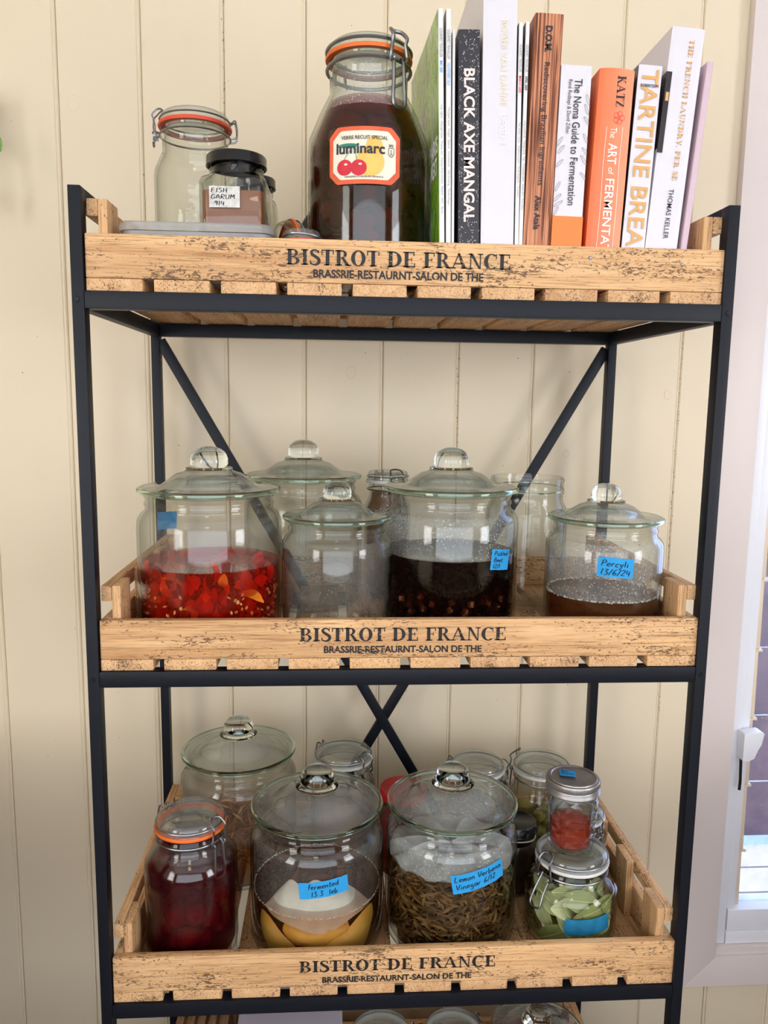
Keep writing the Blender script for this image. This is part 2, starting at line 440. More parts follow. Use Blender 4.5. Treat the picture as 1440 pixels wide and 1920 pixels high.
HAND = {
 'F': ([[(.05, 0), (.1, 1)], [(.08, 1), (.5, .97)], [(.07, .55), (.4, .55)]], .55), 'I': ([[(.1, 0), (.12, 1)]], .25),
 'S': ([[(.45, .9), (.25, 1), (.08, .8), (.3, .5), (.4, .25), (.2, 0), (.02, .1)]], .5), 'H': ([[(.05, 0), (.08, 1)], [(.45, 0), (.42, 1)], [(.06, .5), (.44, .5)]], .55),
 'G': ([[(.45, .85), (.25, 1), (.05, .6), (.12, .1), (.4, .1), (.45, .45), (.28, .42)]], .55), 'A': ([[(.02, 0), (.25, 1), (.48, 0)], [(.12, .38), (.4, .38)]], .55),
 'R': ([[(.05, 0), (.08, 1), (.4, .9), (.38, .6), (.1, .5), (.45, 0)]], .52), 'U': ([[(.05, 1), (.06, .25), (.22, 0), (.4, .2), (.43, 1)]], .52),
 'M': ([[(.03, 0), (.1, 1), (.27, .35), (.45, 1), (.52, 0)]], .62), 'P': ([[(.06, 0), (.1, 1), (.38, .95), (.42, .65), (.1, .5)]], .5),
 'B': ([[(.06, 0), (.1, 1), (.38, .9), (.35, .62), (.12, .52), (.45, .4), (.4, .06), (.06, 0)]], .52), 'L': ([[(.12, 1), (.05, .05), (.45, .02)]], .5),
 'V': ([[(.02, 1), (.2, 0), (.45, 1)]], .48),
 'a': ([[(.38, .48), (.2, .55), (.05, .3), (.12, .03), (.3, .08), (.38, .5), (.42, .02)]], .46), 'b': ([[(.08, 1), (.06, .03), (.3, .03), (.36, .35), (.1, .45)]], .42),
 'c': ([[(.36, .45), (.2, .55), (.05, .28), (.15, .02), (.36, .1)]], .4), 'd': ([[(.36, .45), (.15, .52), (.05, .2), (.2, .02), (.36, .2), (.4, 1), (.4, .02)]], .46),
 'e': ([[(.06, .28), (.33, .33), (.28, .53), (.1, .48), (.05, .2), (.18, .02), (.36, .1)]], .4), 'f': ([[(.36, .95), (.2, 1), (.14, .7), (.12, 0)], [(.02, .55), (.32, .57)]], .34),
 'g': ([[(.36, .5), (.15, .52), (.06, .25), (.2, .08), (.36, .3), (.36, -.3), (.18, -.42), (.05, -.3)]], .44), 'i': ([[(.1, .52), (.1, 0)], [(.1, .72), (.12, .78)]], .22),
 'k': ([[(.06, 1), (.06, 0)], [(.34, .55), (.08, .25), (.36, 0)]], .4), 'l': ([[(.08, 1), (.1, .02)]], .22),
 'm': ([[(.04, 0), (.05, .5), (.06, .35), (.18, .53), (.24, .3), (.25, 0), (.27, .35), (.4, .53), (.46, .3), (.47, 0)]], .54), 'n': ([[(.05, 0), (.05, .5), (.07, .35), (.24, .54), (.34, .3), (.35, 0)]], .42),
 'o': ([[(.2, .53), (.05, .3), (.15, .02), (.34, .2), (.3, .5), (.2, .53)]], .42), 'r': ([[(.06, 0), (.07, .5), (.08, .35), (.2, .53), (.32, .48)]], .36),
 't': ([[(.16, .9), (.15, .1), (.25, .0), (.32, .08)], [(.02, .58), (.34, .6)]], .36), 'v': ([[(.03, .52), (.16, 0), (.33, .52)]], .38),
 'y': ([[(.04, .52), (.16, .1)], [(.36, .52), (.14, -.38), (.02, -.4)]], .42), 'h': ([[(.07, 1), (.05, 0), (.08, .35), (.25, .53), (.33, .3), (.34, 0)]], .42),
 '0': ([[(.2, 1), (.04, .6), (.1, .05), (.3, .05), (.38, .6), (.2, 1)]], .45), '1': ([[(.12, 1), (.1, 0)]], .26), '2': ([[(.05, .8), (.2, 1), (.36, .8), (.25, .45), (.03, .02), (.4, .04)]], .46),
 '3': ([[(.05, .95), (.36, .95), (.16, .58), (.38, .4), (.3, .04), (.03, .06)]], .46), '4': ([[(.08, 1), (.05, .45), (.4, .45)], [(.34, .85), (.32, 0)]], .46),
 '6': ([[(.34, .98), (.1, .6), (.06, .15), (.22, 0), (.36, .2), (.24, .42), (.07, .25)]], .44), '9': ([[(.36, .8), (.2, 1), (.05, .75), (.18, .55), (.36, .8), (.3, 0)]], .44),
 '/': ([[(.02, -.05), (.3, 1.02)]], .34), '.': ([[(.08, .1), (.12, .14)]], .26), ' ': ([], .3),
}
def hand2d(lines, w=0.09, slant=0.12, seed=1):
    rnd = random.Random(seed); v, f = [], []
    for li, txt in enumerate(lines):
        x = 0.1 * rnd.random()
        for ch in txt:
            st, adv = HAND[ch]
            dy = rnd.uniform(-.04, .04)
            for s in st:
                pts = smooth_line(s, 3) if len(s) > 2 else s
                pts = [(x + a + slant * b, b + dy - li * 1.45) for a, b in pts]
                for q in stroke(pts, w):
                    o = len(v); v += q; f.append((o, o + 1, o + 2, o + 3))
            x += adv + .06
    return v, f

# ================================================================== the room
YW = 0.475                      # face of the lined back wall
FZ, CZ = -0.16, 2.36            # floor, ceiling
XL, XR, YF = -1.72, 3.0, -2.92
OX0, OX1, OZ0, OZ1 = 1.098, 2.05, 0.114, 2.06     # louvre window opening
mb = MB().box(XL, OX0, YW + .012, YW + .1, FZ, CZ).box(OX1, XR, YW + .012, YW + .1, FZ, CZ)
mb.box(OX0, OX1, YW + .012, YW + .1, FZ, OZ0).box(OX0, OX1, YW + .012, YW + .1, OZ1, CZ)
wall = struct(mb.build('wall_back', 'wall', None, False), 'cream painted wall lined with vertical grooved boards')
plank_cache = {}
def plank(x0, x1, z0, z1):
    key = (round(x1 - x0, 4), round(z0, 4), round(z1, 4))
    if key not in plank_cache:
        w = key[0]
        # board with bevelled long edges and a small bead beside one joint
        pr = [(0, .012), (0.0004, .0022), (0.0024, 0), (w - .0075, 0), (w - .0065, .0012), (w - .0052, .0012), (w - .0042, 0), (w - .0024, 0), (w - .0004, .0022), (w, .012)]
        v = [(x, YW + y, z0) for x, y in pr] + [(x, YW + y, z1) for x, y in pr]
        n = len(pr)
        f = [(i, i + 1, n + i + 1, n + i) for i in range(n - 1)] + [tuple(range(n))[::-1], tuple(range(n, 2 * n))]
        o = MB().add(v, f).build('wall_plank', 'wall', wall, False)
        plank_cache[key] = o.data
    else:
        o = bpy.data.objects.new('wall_plank', plank_cache[key]); COL.objects.link(o); o.parent = wall
    o.location = (x0, 0, 0)
PW = 0.139
k = -13
while True:
    x0 = 0.118 + PW * k; x1 = x0 + PW; k += 1
    if x0 < XL: continue
    if x1 > XR: break
    if x1 <= OX0 + .03: plank(x0, x1, FZ, CZ)
    elif x0 >= OX1 - .03: plank(x0, x1, FZ, CZ)
    elif x0 < OX0: plank(x0, OX0, FZ, CZ); plank(OX0, x1, FZ, OZ0); plank(OX0, x1, OZ1, CZ)
    elif x1 > OX1: plank(x0, OX1, FZ, OZ0); plank(x0, OX1, OZ1, CZ); plank(OX1, x1, FZ, CZ)
    else: plank(x0, x1, FZ, OZ0); plank(x0, x1, OZ1, CZ)
# painted-over knots and screw plugs on the boards
for i, (x, z, r) in enumerate([(-.135, 1.735, .011), (.338, 1.293, .0095), (.93, 1.262, .008), (-.15, .32, .007), (.742, 1.15, .006)]):
    mbk = MB().lathe([(r, 0), (r * .9, .0007), (r * .7, .0004), (0, .0004)], 20)
    mbk.v = [(x + a, YW - c, z + b * 1.25) for a, b, c in mbk.v]
    mbk.build('painted_knot', 'wall', wall)
# little chips and pinholes in the paint, mostly along the joints
rnd = random.Random(77); ch = MB()
for gx, za, zb, n_ in ((.118, 1.60, 1.93, 34), (.535, 1.02, 1.33, 26), (.953, .62, 1.36, 60), (-.021, 1.35, 1.9, 5), (.396, .58, .64, 6)):
    for i in range(n_):
        x = gx + rnd.uniform(-.0035, .0012); z_ = rnd.uniform(za, zb); r = rnd.uniform(.0005, .0011)
        ch.add([(x - r, YW - .0003, z_ - r), (x + r, YW - .0003, z_ - r * .6), (x + r * .7, YW - .0003, z_ + r * 1.6), (x - r * .8, YW - .0003, z_ + r)], [(0, 1, 2, 3)])
for i in range(60):
    x = rnd.uniform(-.25, 1.02); z_ = rnd.uniform(0, 1.95); r = rnd.uniform(.0005, .0010)
    ch.add([(x - r, YW - .0003, z_ - r), (x + r, YW - .0003, z_ - r), (x + r, YW - .0003, z_ + r), (x - r, YW - .0003, z_ + r)], [(0, 1, 2, 3)])
M['chip'] = plain('chipped_paint', (.26, .20, .14), .7)
o = ch.build('paint_chips', 'chip', wall, False); o['kind'] = 'stuff'
struct(box('floor', 'floor', None, XL, XR, YF, YW + .1, FZ - .05, FZ, 0), 'brown timber floor')
struct(box('ceiling', 'ceil', None, XL, XR, YF, YW + .1, CZ, CZ + .05, 0), 'white ceiling')
wl = MB().box(XL - .1, XL, YF, -2.60, FZ, CZ).box(XL - .1, XL, -1.60, YW + .1, FZ, CZ).box(XL - .1, XL, -2.60, -1.60, FZ, .76).box(XL - .1, XL, -2.60, -1.60, 2.0, CZ)
struct(wl.build('wall_left', 'wall', None, False), 'cream side wall with a window')
struct(MB().box(XR, XR + .1, YF, -2.40, FZ, CZ).box(XR, XR + .1, -1.40, YW + .1, FZ, CZ).box(XR, XR + .1, -2.40, -1.40, FZ, .76).box(XR, XR + .1, -2.40, -1.40, 2.0, CZ).build('wall_right', 'wall', None, False), 'cream side wall with a narrow window')
wf = MB().box(XL, -1.35, YF - .1, YF, FZ, CZ).box(2.25, XR, YF - .1, YF, FZ, CZ).box(-1.35, 2.25, YF - .1, YF, FZ, .45).box(-1.35, 2.25, YF - .1, YF, 2.15, CZ)
struct(wf.build('wall_front', 'timber', None, False), 'brown timber wall with a wide window added for fill opposite the rack')
# unseen ceiling lamp added behind the viewpoint as warm fill
M['lampglow'], nt, out = new_mat('fill_lamp_glow')
em = N(nt, 'ShaderNodeEmission'); em.inputs[0].default_value = (1.0, 0.86, 0.68, 1); em.inputs[1].default_value = 14.0; L(nt, em.outputs[0], out.inputs[0])
lamp = thing('added_fill_lamp', 'round ceiling lamp added behind the viewpoint as warm fill', 'lamp', (0.25, -1.75, CZ))
MB().lathe([(0, 0), (.17, 0), (.17, -.03), (.16, -.035), (.155, -.03), (0, -.03)], 40).build('rim', 'alu', lamp, True, angle=40)
MB().lathe([(.154, -.032), (.12, -.05), (.06, -.06), (0, -.063)], 40).build('diffuser', 'lampglow', lamp)

# ---- window casing: mitred boards round the louvre window
def prism_xz(name, poly, y0, y1, mat, parent, bevel=0.0015):
    n = len(poly)
    v = [(x, y0, z) for x, z in poly] + [(x, y1, z) for x, z in poly]
    f = [tuple(range(n)), tuple(range(n, 2 * n))[::-1]] + [((i + 1) % n, i, n + i, n + (i + 1) % n) for i in range(n)]
    return MB().add(v, f).build(name, mat, parent, True, bevel)
CW = 0.065
trim = struct(thing('trim_1', 'pale painted mitred casing round the louvre window', 'trim')); del trim['category']
a0, a1, c0, c1 = OX0 - CW, OX1 + CW, OZ0 - CW, OZ1 + CW
prism_xz('casing_board', [(a0, c0), (OX0, OZ0), (OX0, OZ1), (a0, c1)], YW - .02, YW, 'trim', trim)
prism_xz('casing_board', [(a1, c0), (a1, c1), (OX1, OZ1), (OX1, OZ0)], YW - .02, YW, 'trim', trim)
prism_xz('casing_board', [(a0, c0), (a1, c0), (OX1, OZ0), (OX0, OZ0)], YW - .02, YW, 'trim', trim)
prism_xz('casing_board', [(a0, c1), (OX0, OZ1), (OX1, OZ1), (a1, c1)], YW - .02, YW, 'trim', trim)
win = struct(thing('window_1', 'louvre window with frosted glass blades and white frame', 'window')); del win['category']
box('sill', 'trim', win, OX0, OX1, YW - .012, YW + .07, OZ0, OZ0 + .018)
box('bottom_rail', 'alu', win, OX0 + .028, OX1 - .03, YW - .004, YW + .05, OZ0 + .019, OZ0 + .046)
box('bottom_rail', 'alu', win, OX0 + .03, OX1 - .03, YW - .001, YW + .05, OZ0 + .047, OZ0 + .093)
box('stile', 'alu', win, OX0 + .002, OX0 + .026, YW - .002, YW + .05, OZ0 + .019, OZ1)
box('stile', 'alu', win, OX0 + .026, OX0 + .046, YW + .004, YW + .05, OZ0 + .094, OZ1)
box('stile', 'alu', win, OX1 - .048, OX1 - .002, YW + .001, YW + .05, OZ0 + .019, OZ1)
box('top_rail', 'alu', win, OX0 + .047, OX1 - .049, YW + .001, YW + .05, OZ1 - .05, OZ1)
M['blade'], nt, out = new_mat('frosted_louvre_glass')
t_ = N(nt, 'ShaderNodeBsdfTransparent')
nz = noise(nt, coords(nt), 38.0, 4, 0.7)
t_c = mixc(nt, nz, (0.60, 0.66, 0.88), (0.92, 0.93, 1.0)); L(nt, t_c, t_.inputs[0])
sp = noise(nt, coords(nt), 420.0, 2, 0.6)
glossmix(nt, out, t_.outputs[0], 0.07, 0.12, bump(nt, sp, 0.6, 0.003))
BP = 0.1435
nb = int((OZ1 - .06 - (OZ0 + .1)) / BP)
for i in range(nb + 1):
    zc = 0.331 + BP * i - BP * .5
    if zc + .08 > OZ1 - .05: break
    ang = math.radians(1.5)
    q = MB().box(OX0 + .056, OX1 - .058, -.003, .003, -.0712, .0712).build('louvre_blade', 'blade', win, True, .001)
    q.location = (0, YW + .03, zc); q.rotation_euler = (-ang, 0, 0)
    for x in (OX0 + .048, OX1 - .058):
        c = MB().box(x, x + .013, -.006, .006, -.0712, .0655).box(x, x + .02, -.009, .003, .0658, .0712).build('blade_clip', 'clip', win, True, .001)
        c.location = (0, YW + .024, zc); c.rotation_euler = (-ang, 0, 0)
# winder latch
lt = MB()
prof = [(0, 0), (.034, .004), (.041, .0), (.037, -.022), (.03, -.036), (.024, -.052), (.012, -.058), (0, -.056)]
n = len(prof)
lt.add([(1.117 + x, YW - .028, .603 + z) for x, z in prof] + [(1.117 + x, YW - .003, .603 + z) for x, z in prof],
       [tuple(range(n))[::-1], tuple(range(n, 2 * n))] + [(i, (i + 1) % n, n + (i + 1) % n, n + i) for i in range(n)])
latch = lt.build('latch', 'alu', win, True, .002)
latch['label'] = 'white plastic winder latch'
MB().tube([(1.121, YW - .014, .548), (1.121, YW - .018, .50), (1.1205, YW - .018, .482)], .003, 8).build('latch_lever', 'blacklid', latch)

# ---- outside: sunlit deck and a timber wall seen through the glass
M['deck'] = plain('sun_bleached_deck', (0.80, 0.77, 0.74), 0.6, 0, 0.3, 0.08, 20.0)
M['ext'] = plain('weathered_brown_boards', (0.30, 0.20, 0.20), 0.7, 0, 0.3, 0.6, 7.0)
dk = struct(thing('terrace_deck', 'sunlit pale deck boards outside the window', 'deck')); del dk['category']
for i in range(6):
    y = .62 + i * .125
    box('deck_plank', 'deck', dk, .7, 4.2, y, y + .117, -.24, -.20, 0)
ex = struct(thing('outside_fence', 'brown board fence outside the window', 'fence')); del ex['category']
for i in range(13):
    box('fence_board', 'ext', ex, .9 + i * .26, 1.15 + i * .26, 1.42, 1.45, -.2, 1.25 + .12 * math.sin(i * 2.1), 0)

# ================================================================== the rack
B = [1.3657, 0.9000, 0.4360, -0.0290]        # top of the beams of each tier
T, HB, D, ZT, RW = 0.0145, 0.0206, 0.3973, 1.4836, 0.80
rack = thing('shelving_rack', 'tall black steel shelf rack with crossed back braces against cream boards', 'shelf rack', (0, 0, FZ))
def rb(name, x0, x1, y0, y1, z0, z1): return box(name, 'black', rack, x0, x1, y0, y1, z0 - FZ, z1 - FZ, .0012)
for x in (0, RW - T):
    rb('post', x, x + T, 0, .02, FZ, ZT)
    rb('post', x, x + T, D, D + .02, FZ, ZT)
    rb('top_rail', x, x + T, .0202, D - .0002, ZT - .02, ZT)
    for b in B: rb('side_beam', x, x + T, .0202, D - .0002, b - HB, b)
for b in B:
    rb('front_beam', T + .0002, RW - T - .0002, 0.0004, .02, b - HB, b)
    rb('back_beam', T + .0002, RW - T - .0002, D + .0004, D + .02, b - HB, b)
def bar(y0, y1, xa, za, xb, zb, w):
    dx, dz = xb - xa, zb - za; l = math.hypot(dx, dz); nx, nz_ = -dz / l * w / 2, dx / l * w / 2
    prism_xz('cross_brace', [(xa + nx, za + nz_ - FZ), (xb + nx, zb + nz_ - FZ), (xb - nx, zb - nz_ - FZ), (xa - nx, za - nz_ - FZ)], y0, y1, 'black', rack, .001)
bar(D + .002, D + .0105, T, 1.338, RW - T, -.018, .0175)
bar(D + .0108, D + .0193, RW - T, 1.338, T, -.018, .0175)
for x in (.006, .794):
    mbq = MB().lathe([(0, 0), (.0035, 0), (.003, .0012), (0, .0014)], 10)
    for b in B[:3]:
        q = MB().add([(x + a, -c_ + .0002, b - HB / 2 - FZ + b_) for a, b_, c_ in mbq.v], mbq.f).build('weld_dot', 'black', rack)

# ---- crate trays
X0, X1 = 0.0160, 0.7865
YB = 0.414
names = ['topmost', 'second', 'third', 'lowest']
LT = [((.250, .5195), (.0345, .0535), (.282, .487), (.0205, .0305)), ((.265, .5305), (.0365, .0550), (.296, .4995), (.0215, .0310)),
      ((.264, .5325), (.0355, .0530), (.295, .500), (.0195, .0285)), ((.264, .5325), (.0355, .0530), (.295, .500), (.0195, .0285))]
TF = 0.0145                    # thickness of the tray's floor slats
slat_me = None
tray_lab = ['wooden crate tray of the top tier, heavily pitted, holding cookbooks and a big brown jar',
            'wooden crate tray of the middle tier, smoother boards, holding the chilli and beet jars',
            'wooden crate tray of the lower tier, holding the lemon and herb jars, pale scuffed front',
            'wooden crate tray at the bottom edge of the photo with only its back corner showing']
for ti, b in enumerate(B):
    t = thing('crate_tray', tray_lab[ti], 'tray', (0, 0, b + .0004), 'stencilled crate trays on the rack')
    for i in range(10):
        x = X0 + .0783 * i
        o = box('floor_slat', 'wood_y', t, x, x + .0652, .0045, YB, 0, TF, .0015)
    fb = box('front_board', 'wood_x', t, X0, X1, .004, .016, TF + .0002, .0655, .002)
    box('back_board', 'wood_x', t, X0, X1, YB - .012, YB, TF + .0002, .0655, .002)
    for sx in (0, 1):
        xo0, xo1 = (X0, .0288) if not sx else (.7745, X1)
        xi0, xi1 = (.029, .0400) if not sx else (.7625, .7743)
        box('side_board', 'wood_y', t, xo0, xo1, .0163, YB - .0123, TF + .0002, .0653, .0015)
        box('side_rail', 'wood_y', t, xo0, xo1, .0163, YB - .0123, .0868, .107, .0015)
        for y0 in (.0165, .1290, .2440, .3535):
            box('upright', 'wood_z', t, xi0, xi1, y0, y0 + .048, TF + .0002, .107, .0015)
    (a, c), (z0, z1), (a2, c2), (z2, z3) = LT[ti]
    fn = lambda x, z: (x, .0034, z)
    letter(fit(serif2d('BISTROT DE FRANCE'), a, c, z0, z1), fn, 'ink', fb, 'stencil_lettering')
    letter(fit(text2d('BRASSRIE-RESTAURNT-SALON DE THE', .028), a2, c2, z2, z3), fn, 'ink', fb, 'stencil_lettering')
    if ti == 0:
        for x, z in ((.618, .052), (.733, .047)):
            nl = MB().lathe([(0, 0), (.0022, 0), (.0018, .0008), (0, .0009)], 10)
            MB().add([(x + p[0], .0038 - p[2], z + p[1]) for p in nl.v], nl.f).build('nail_head', 'steel', fb)
ZS = [b + .0004 + TF for b in B]          # tray floor heights

# ================================================================== jars
J_OUT = [(0, 0), (.078, 0), (.089, .002), (.0955, .008), (.098, .017), (.098, .156), (.0968, .165), (.0925, .1725), (.0870, .177), (.0856, .182), (.0872, .1845), (.0872, .188), (.0856, .1900), (.0856, .194), (.0880, .1965), (.0880, .2003)]
J_IN = [(.0845, .2003), (.0822, .195), (.0822, .179), (.0880, .1715), (.0930, .163), (.0945, .154), (.0945, .019), (.0905, .010), (.080, .0062), (0, .0055)]
def lidded_jar(label, x, y, tier, R, H, group='lidded glass storage jars', cond=None, rot=0.0, liq=None, zt=None, lidcond=None):
    t = thing('lidded_jar', label, 'jar', (x, y, ZS[tier] + .0003), group, rot)
    k, m_ = R / .098, H / .2625
    MB().lathe(J_OUT + J_IN, 72, sx=k, sz=m_).build('body', 'glass', t, True, angle=60)
    lid = MB().lathe([(0, .2312), (.031, .2312), (.034, .2285), (.044, .2255), (.056, .2175), (.0655, .2105), (.070, .2092), (.0915, .2082), (.0915, .2012), (.0842, .2012), (.082, .1975), (.080, .1975), (.078, .2015), (.066, .2045), (.056, .212), (.043, .2195), (0, .2225)], 72, sx=k, sz=m_).build('lid', 'lid', t, True, angle=60)
    MB().lathe([(.0917, .2012), (.0950, .2012), (.0965, .2030), (.0968, .2050), (.0962, .2070), (.0945, .2082), (.0917, .2082), (.0917, .2012)], 72, sx=k, sz=m_).build('lid_rim', 'rim', lid, True, angle=50)
    MB().lathe([(0, .2315), (.0305, .2315), (.0320, .2330), (.0300, .2345), (.0222, .2348), (.0238, .2362), (.0252, .2385), (.0257, .2415), (.0252, .2465), (.0232, .2520), (.0200, .2562), (.0155, .2594), (.0100, .2615), (.0045, .2624), (0, .2625)], 40, sx=k, sz=m_).build('knob', 'knob', lid, True, angle=70)
    if lidcond:
        MB().lathe([(.064, .2052), (.0555, .2122), (.0425, .2197), (.02, .2218)], 48, sx=k, sz=m_ * .999).build('lid_condensation', lidcond, lid)
    if liq:
        r = .0940 * k
        MB().lathe([(0, .0058 * m_), (.0795 * k, .0066 * m_), (.0898 * k, .0105 * m_), (r, .0195 * m_), (r, zt), (r - .001, zt - .0006), (0, zt - .0006)], 64).build('liquid', liq, t, True, angle=50)
    if cond:
        r = .0943 * k; zz = (zt + .001) if zt else .02
        MB().lathe([(r, zz), (r, .152 * m_), (.0925 * k, .163 * m_), (.0875 * k, .171 * m_)], 64).build('condensation', cond, t)
    return t
def seat(t, name='tape_label'): return name
def tape(t, R, th, z0, w, h, lines, tilt=0.0, mat='tape', pen='pen', seed=1, pad=.08, lw=.1, fill=(.86, .8)):
    fn0 = cyl(R + .0006, th); fn1 = cyl(R + .0011, th)
    ct, st = math.cos(tilt), math.sin(tilt)
    rot = lambda f: (lambda s, q: f(s * ct - q * st, z0 + s * st + q * ct))
    jag = random.Random(seed)
    tp = patch(rot(fn0), lin(-w / 2, w / 2, 14), lambda s: -h / 2 + jag.uniform(0, .0006), lambda s: h / 2 - jag.uniform(0, .0006), 4).build('tape_label', mat, t)
    if lines:
        vf = fit(hand2d(lines, lw, seed=seed), -w / 2 * fill[0], w / 2 * fill[0], -h / 2 * fill[1], h / 2 * fill[1])
        letter(vf, rot(fn1), pen, tp, 'handwriting')
    return tp
JR, JH = .098, .2625
# --- contents helpers
def blob(r, sx=1, sy=1, sz=1, seed=0, amp=.12, seg=10, rings=7):
    rnd = random.Random(seed); ph = [rnd.uniform(0, 6.28) for _ in range(6)]
    mb = MB(); prof = []
    v, f = [], []
    for i in range(rings + 1):
        th = PI * i / rings
        for j in range(seg):
            a = 2 * PI * j / seg
            d = 1 + amp * (math.sin(2 * a + ph[0]) * math.sin(th) + .7 * math.sin(3 * a + ph[1] + 2 * th) * math.sin(th) + .6 * math.sin(3 * th + ph[2]))
            v.append((r * sx * d * math.sin(th) * math.cos(a), r * sy * d * math.sin(th) * math.sin(a), r * sz * d * math.cos(th)))
    for i in range(rings):
        for j in range(seg):
            j2 = (j + 1) % seg
            f.append((i * seg + j, (i + 1) * seg + j, (i + 1) * seg + j2, i * seg + j2))
    return mb.add(v, f)
def leafmesh(l, w, curl=.2, n=6, seed=0, lobe=1.0):
    v, f = [], []
    rnd = random.Random(seed); tw = rnd.uniform(-.4, .4)
    for i in range(n + 1):
        u = i / n; ww = w * math.sin(PI * min(1, u * .96 + .02)) ** lobe
        c = curl * l * math.sin(PI * u)
        a = tw * (u - .5)
        for s in (-1, 0, 1):
            v.append(((u - .5) * l, s * ww * math.cos(a), c + abs(s) * ww * .25 + s * ww * math.sin(a)))
    for i in range(n):
        for j in range(2): f.append((i * 3 + j, i * 3 + j + 1, i * 3 + j + 4, i * 3 + j + 3))
    return MB().add(v, f)
def scatter(mb, src, loc, rot, s=1.0):
    mt = Matrix.Translation(loc) @ rot.to_4x4()
    mb.add([tuple(mt @ (Vector(p) * s)) for p in src.v], src.f)
from mathutils import Euler
def rrot(rnd): return Euler((rnd.uniform(0, 6.28), rnd.uniform(0, 6.28), rnd.uniform(0, 6.28))).to_matrix()

M['liq_chili'] = liquid('chilli_red_oil', (1.0, 0.04, 0.008), 52.0, (0.34, 0.014, 0.004), 0.22)
M['liq_beet'] = liquid('beet_brine', (0.45, 0.05, 0.04), 210.0, (0.012, 0.005, 0.004), 0.35)
M['liq_percy'] = liquid('brown_vinegar', (0.80, 0.34, 0.12), 50.0, (0.15, 0.055, 0.02), 0.38)
M['liq_cherry'] = liquid('cherry_syrup', (0.945, 0.012, 0.05), 190.0, (0.085, 0.004, 0.01), 0.36)
M['liq_lemon'] = liquid('lemon_brine', (0.76, 0.38, 0.12), 34.0, (0.2, 0.095, 0.03), 0.12)
M['liq_amber'] = liquid('amber_brine', (0.9, 0.45, 0.12), 16.0, (0.33, 0.15, 0.05), 0.35)
M['liq_verb'] = liquid('verbena_vinegar', (0.70, 0.45, 0.18), 16.0)
M['liq_honey'] = liquid('red_honey', (1.0, 0.15, 0.025), 40.0, (0.55, 0.045, 0.008), 0.4)
M['liq_green'] = liquid('green_brine', (0.78, 0.80, 0.40), 16.0)
M['liq_lum'] = liquid('dark_fruit_liqueur', (0.80, 0.30, 0.10), 170.0, (0.06, 0.02, 0.008), 0.22)
M['chili'] = plain('chilli_flesh', (0.62, 0.035, 0.008), 0.5, 0, 0.05, 0.6, 60.0)
M['chili2'] = plain('chilli_orange', (0.75, 0.17, 0.015), 0.5, 0, 0.05, 0.4, 60.0)
M['seed'] = plain('chilli_seed', (0.95, 0.62, 0.18), 0.4, 0, 0.4, 0.1)
M['beet'] = plain('diced_beet', (0.22, 0.07, 0.03), 0.6, 0, 0.05, 0.5)
M['verbena'] = plain('dried_verbena', (0.17, 0.092, 0.03), 0.6, 0, 0.1, 0.7, 90.0)
M['verbena2'] = plain('dried_verbena_dark', (0.085, 0.046, 0.016), 0.6, 0, 0.1, 0.6, 90.0)
M['lemon'] = plain('preserved_lemon_rind', (0.74, 0.43, 0.075), 0.4, 0, 0.4, 0.3, 40.0, 0.3)
M['lemonpith'] = plain('white_mould_pith', (0.62, 0.56, 0.47), 0.6, 0, 0.3, 0.3, 50.0, 0.3)
M['plum'] = plain('dark_red_fruit', (0.17, 0.006, 0.009), 0.6, 0, 0.04, 0.3, 30.0)
M['bay'] = plain('olive_green_leaf', (0.25, 0.28, 0.095), 0.45, 0, 0.4, 0.25, 60.0)
M['bay2'] = plain('grey_green_leaf', (0.36, 0.38, 0.19), 0.45, 0, 0.4, 0.25, 60.0)
M['vein'] = plain('pale_leaf_vein', (0.56, 0.58, 0.32), 0.5)
M['cloth'] = plain('white_muslin', (0.80, 0.80, 0.80), 0.7, 0, 0.3, 0.05)
M['gauze'], nt, out = new_mat('wet_gauze')
tb = N(nt, 'ShaderNodeBsdfTransparent'); df = N(nt, 'ShaderNodeBsdfDiffuse'); df.inputs[0].default_value = (.78, .78, .77, 1)
mx = N(nt, 'ShaderNodeMixShader'); L(nt, val(nt, 'MULTIPLY_ADD', noise(nt, coords(nt), 40.0, 4), .45, .20, True), mx.inputs[0]); L(nt, tb.outputs[0], mx.inputs[1]); L(nt, df.outputs[0], mx.inputs[2]); L(nt, mx.outputs[0], out.inputs[0])
M['lumfruit'] = plain('steeped_fruit', (0.15, 0.042, 0.02), 0.6, 0, 0.05, 0.7, 40.0)
M['lumcap'] = plain('steeped_orange_peel', (0.42, 0.14, 0.035), 0.5, 0, 0.05, 0.3, 40.0)
M['pickle'] = plain('pickled_vegetable', (0.34, 0.26, 0.06), 0.45, 0, 0.4, 0.5, 40.0)
M['spice'] = plain('brown_spice', (0.17, 0.085, 0.04), 0.6, 0, 0.3, 0.6, 80.0)
M['sugar'] = plain('white_grain', (0.66, 0.61, 0.54), 0.7, 0, 0.3, 0.25, 60.0)
M['garum'] = plain('fish_garum_brown', (0.24, 0.066, 0.013), 0.25, 0, 0.5, 0.25, 12.0)
M['olive'] = plain('green_olive', (0.16, 0.17, 0.03), 0.35, 0, 0.5, 0.3)
M['frond'] = plain('pickled_stem', (0.50, 0.28, 0.09), 0.5, 0, 0.3, 0.4)

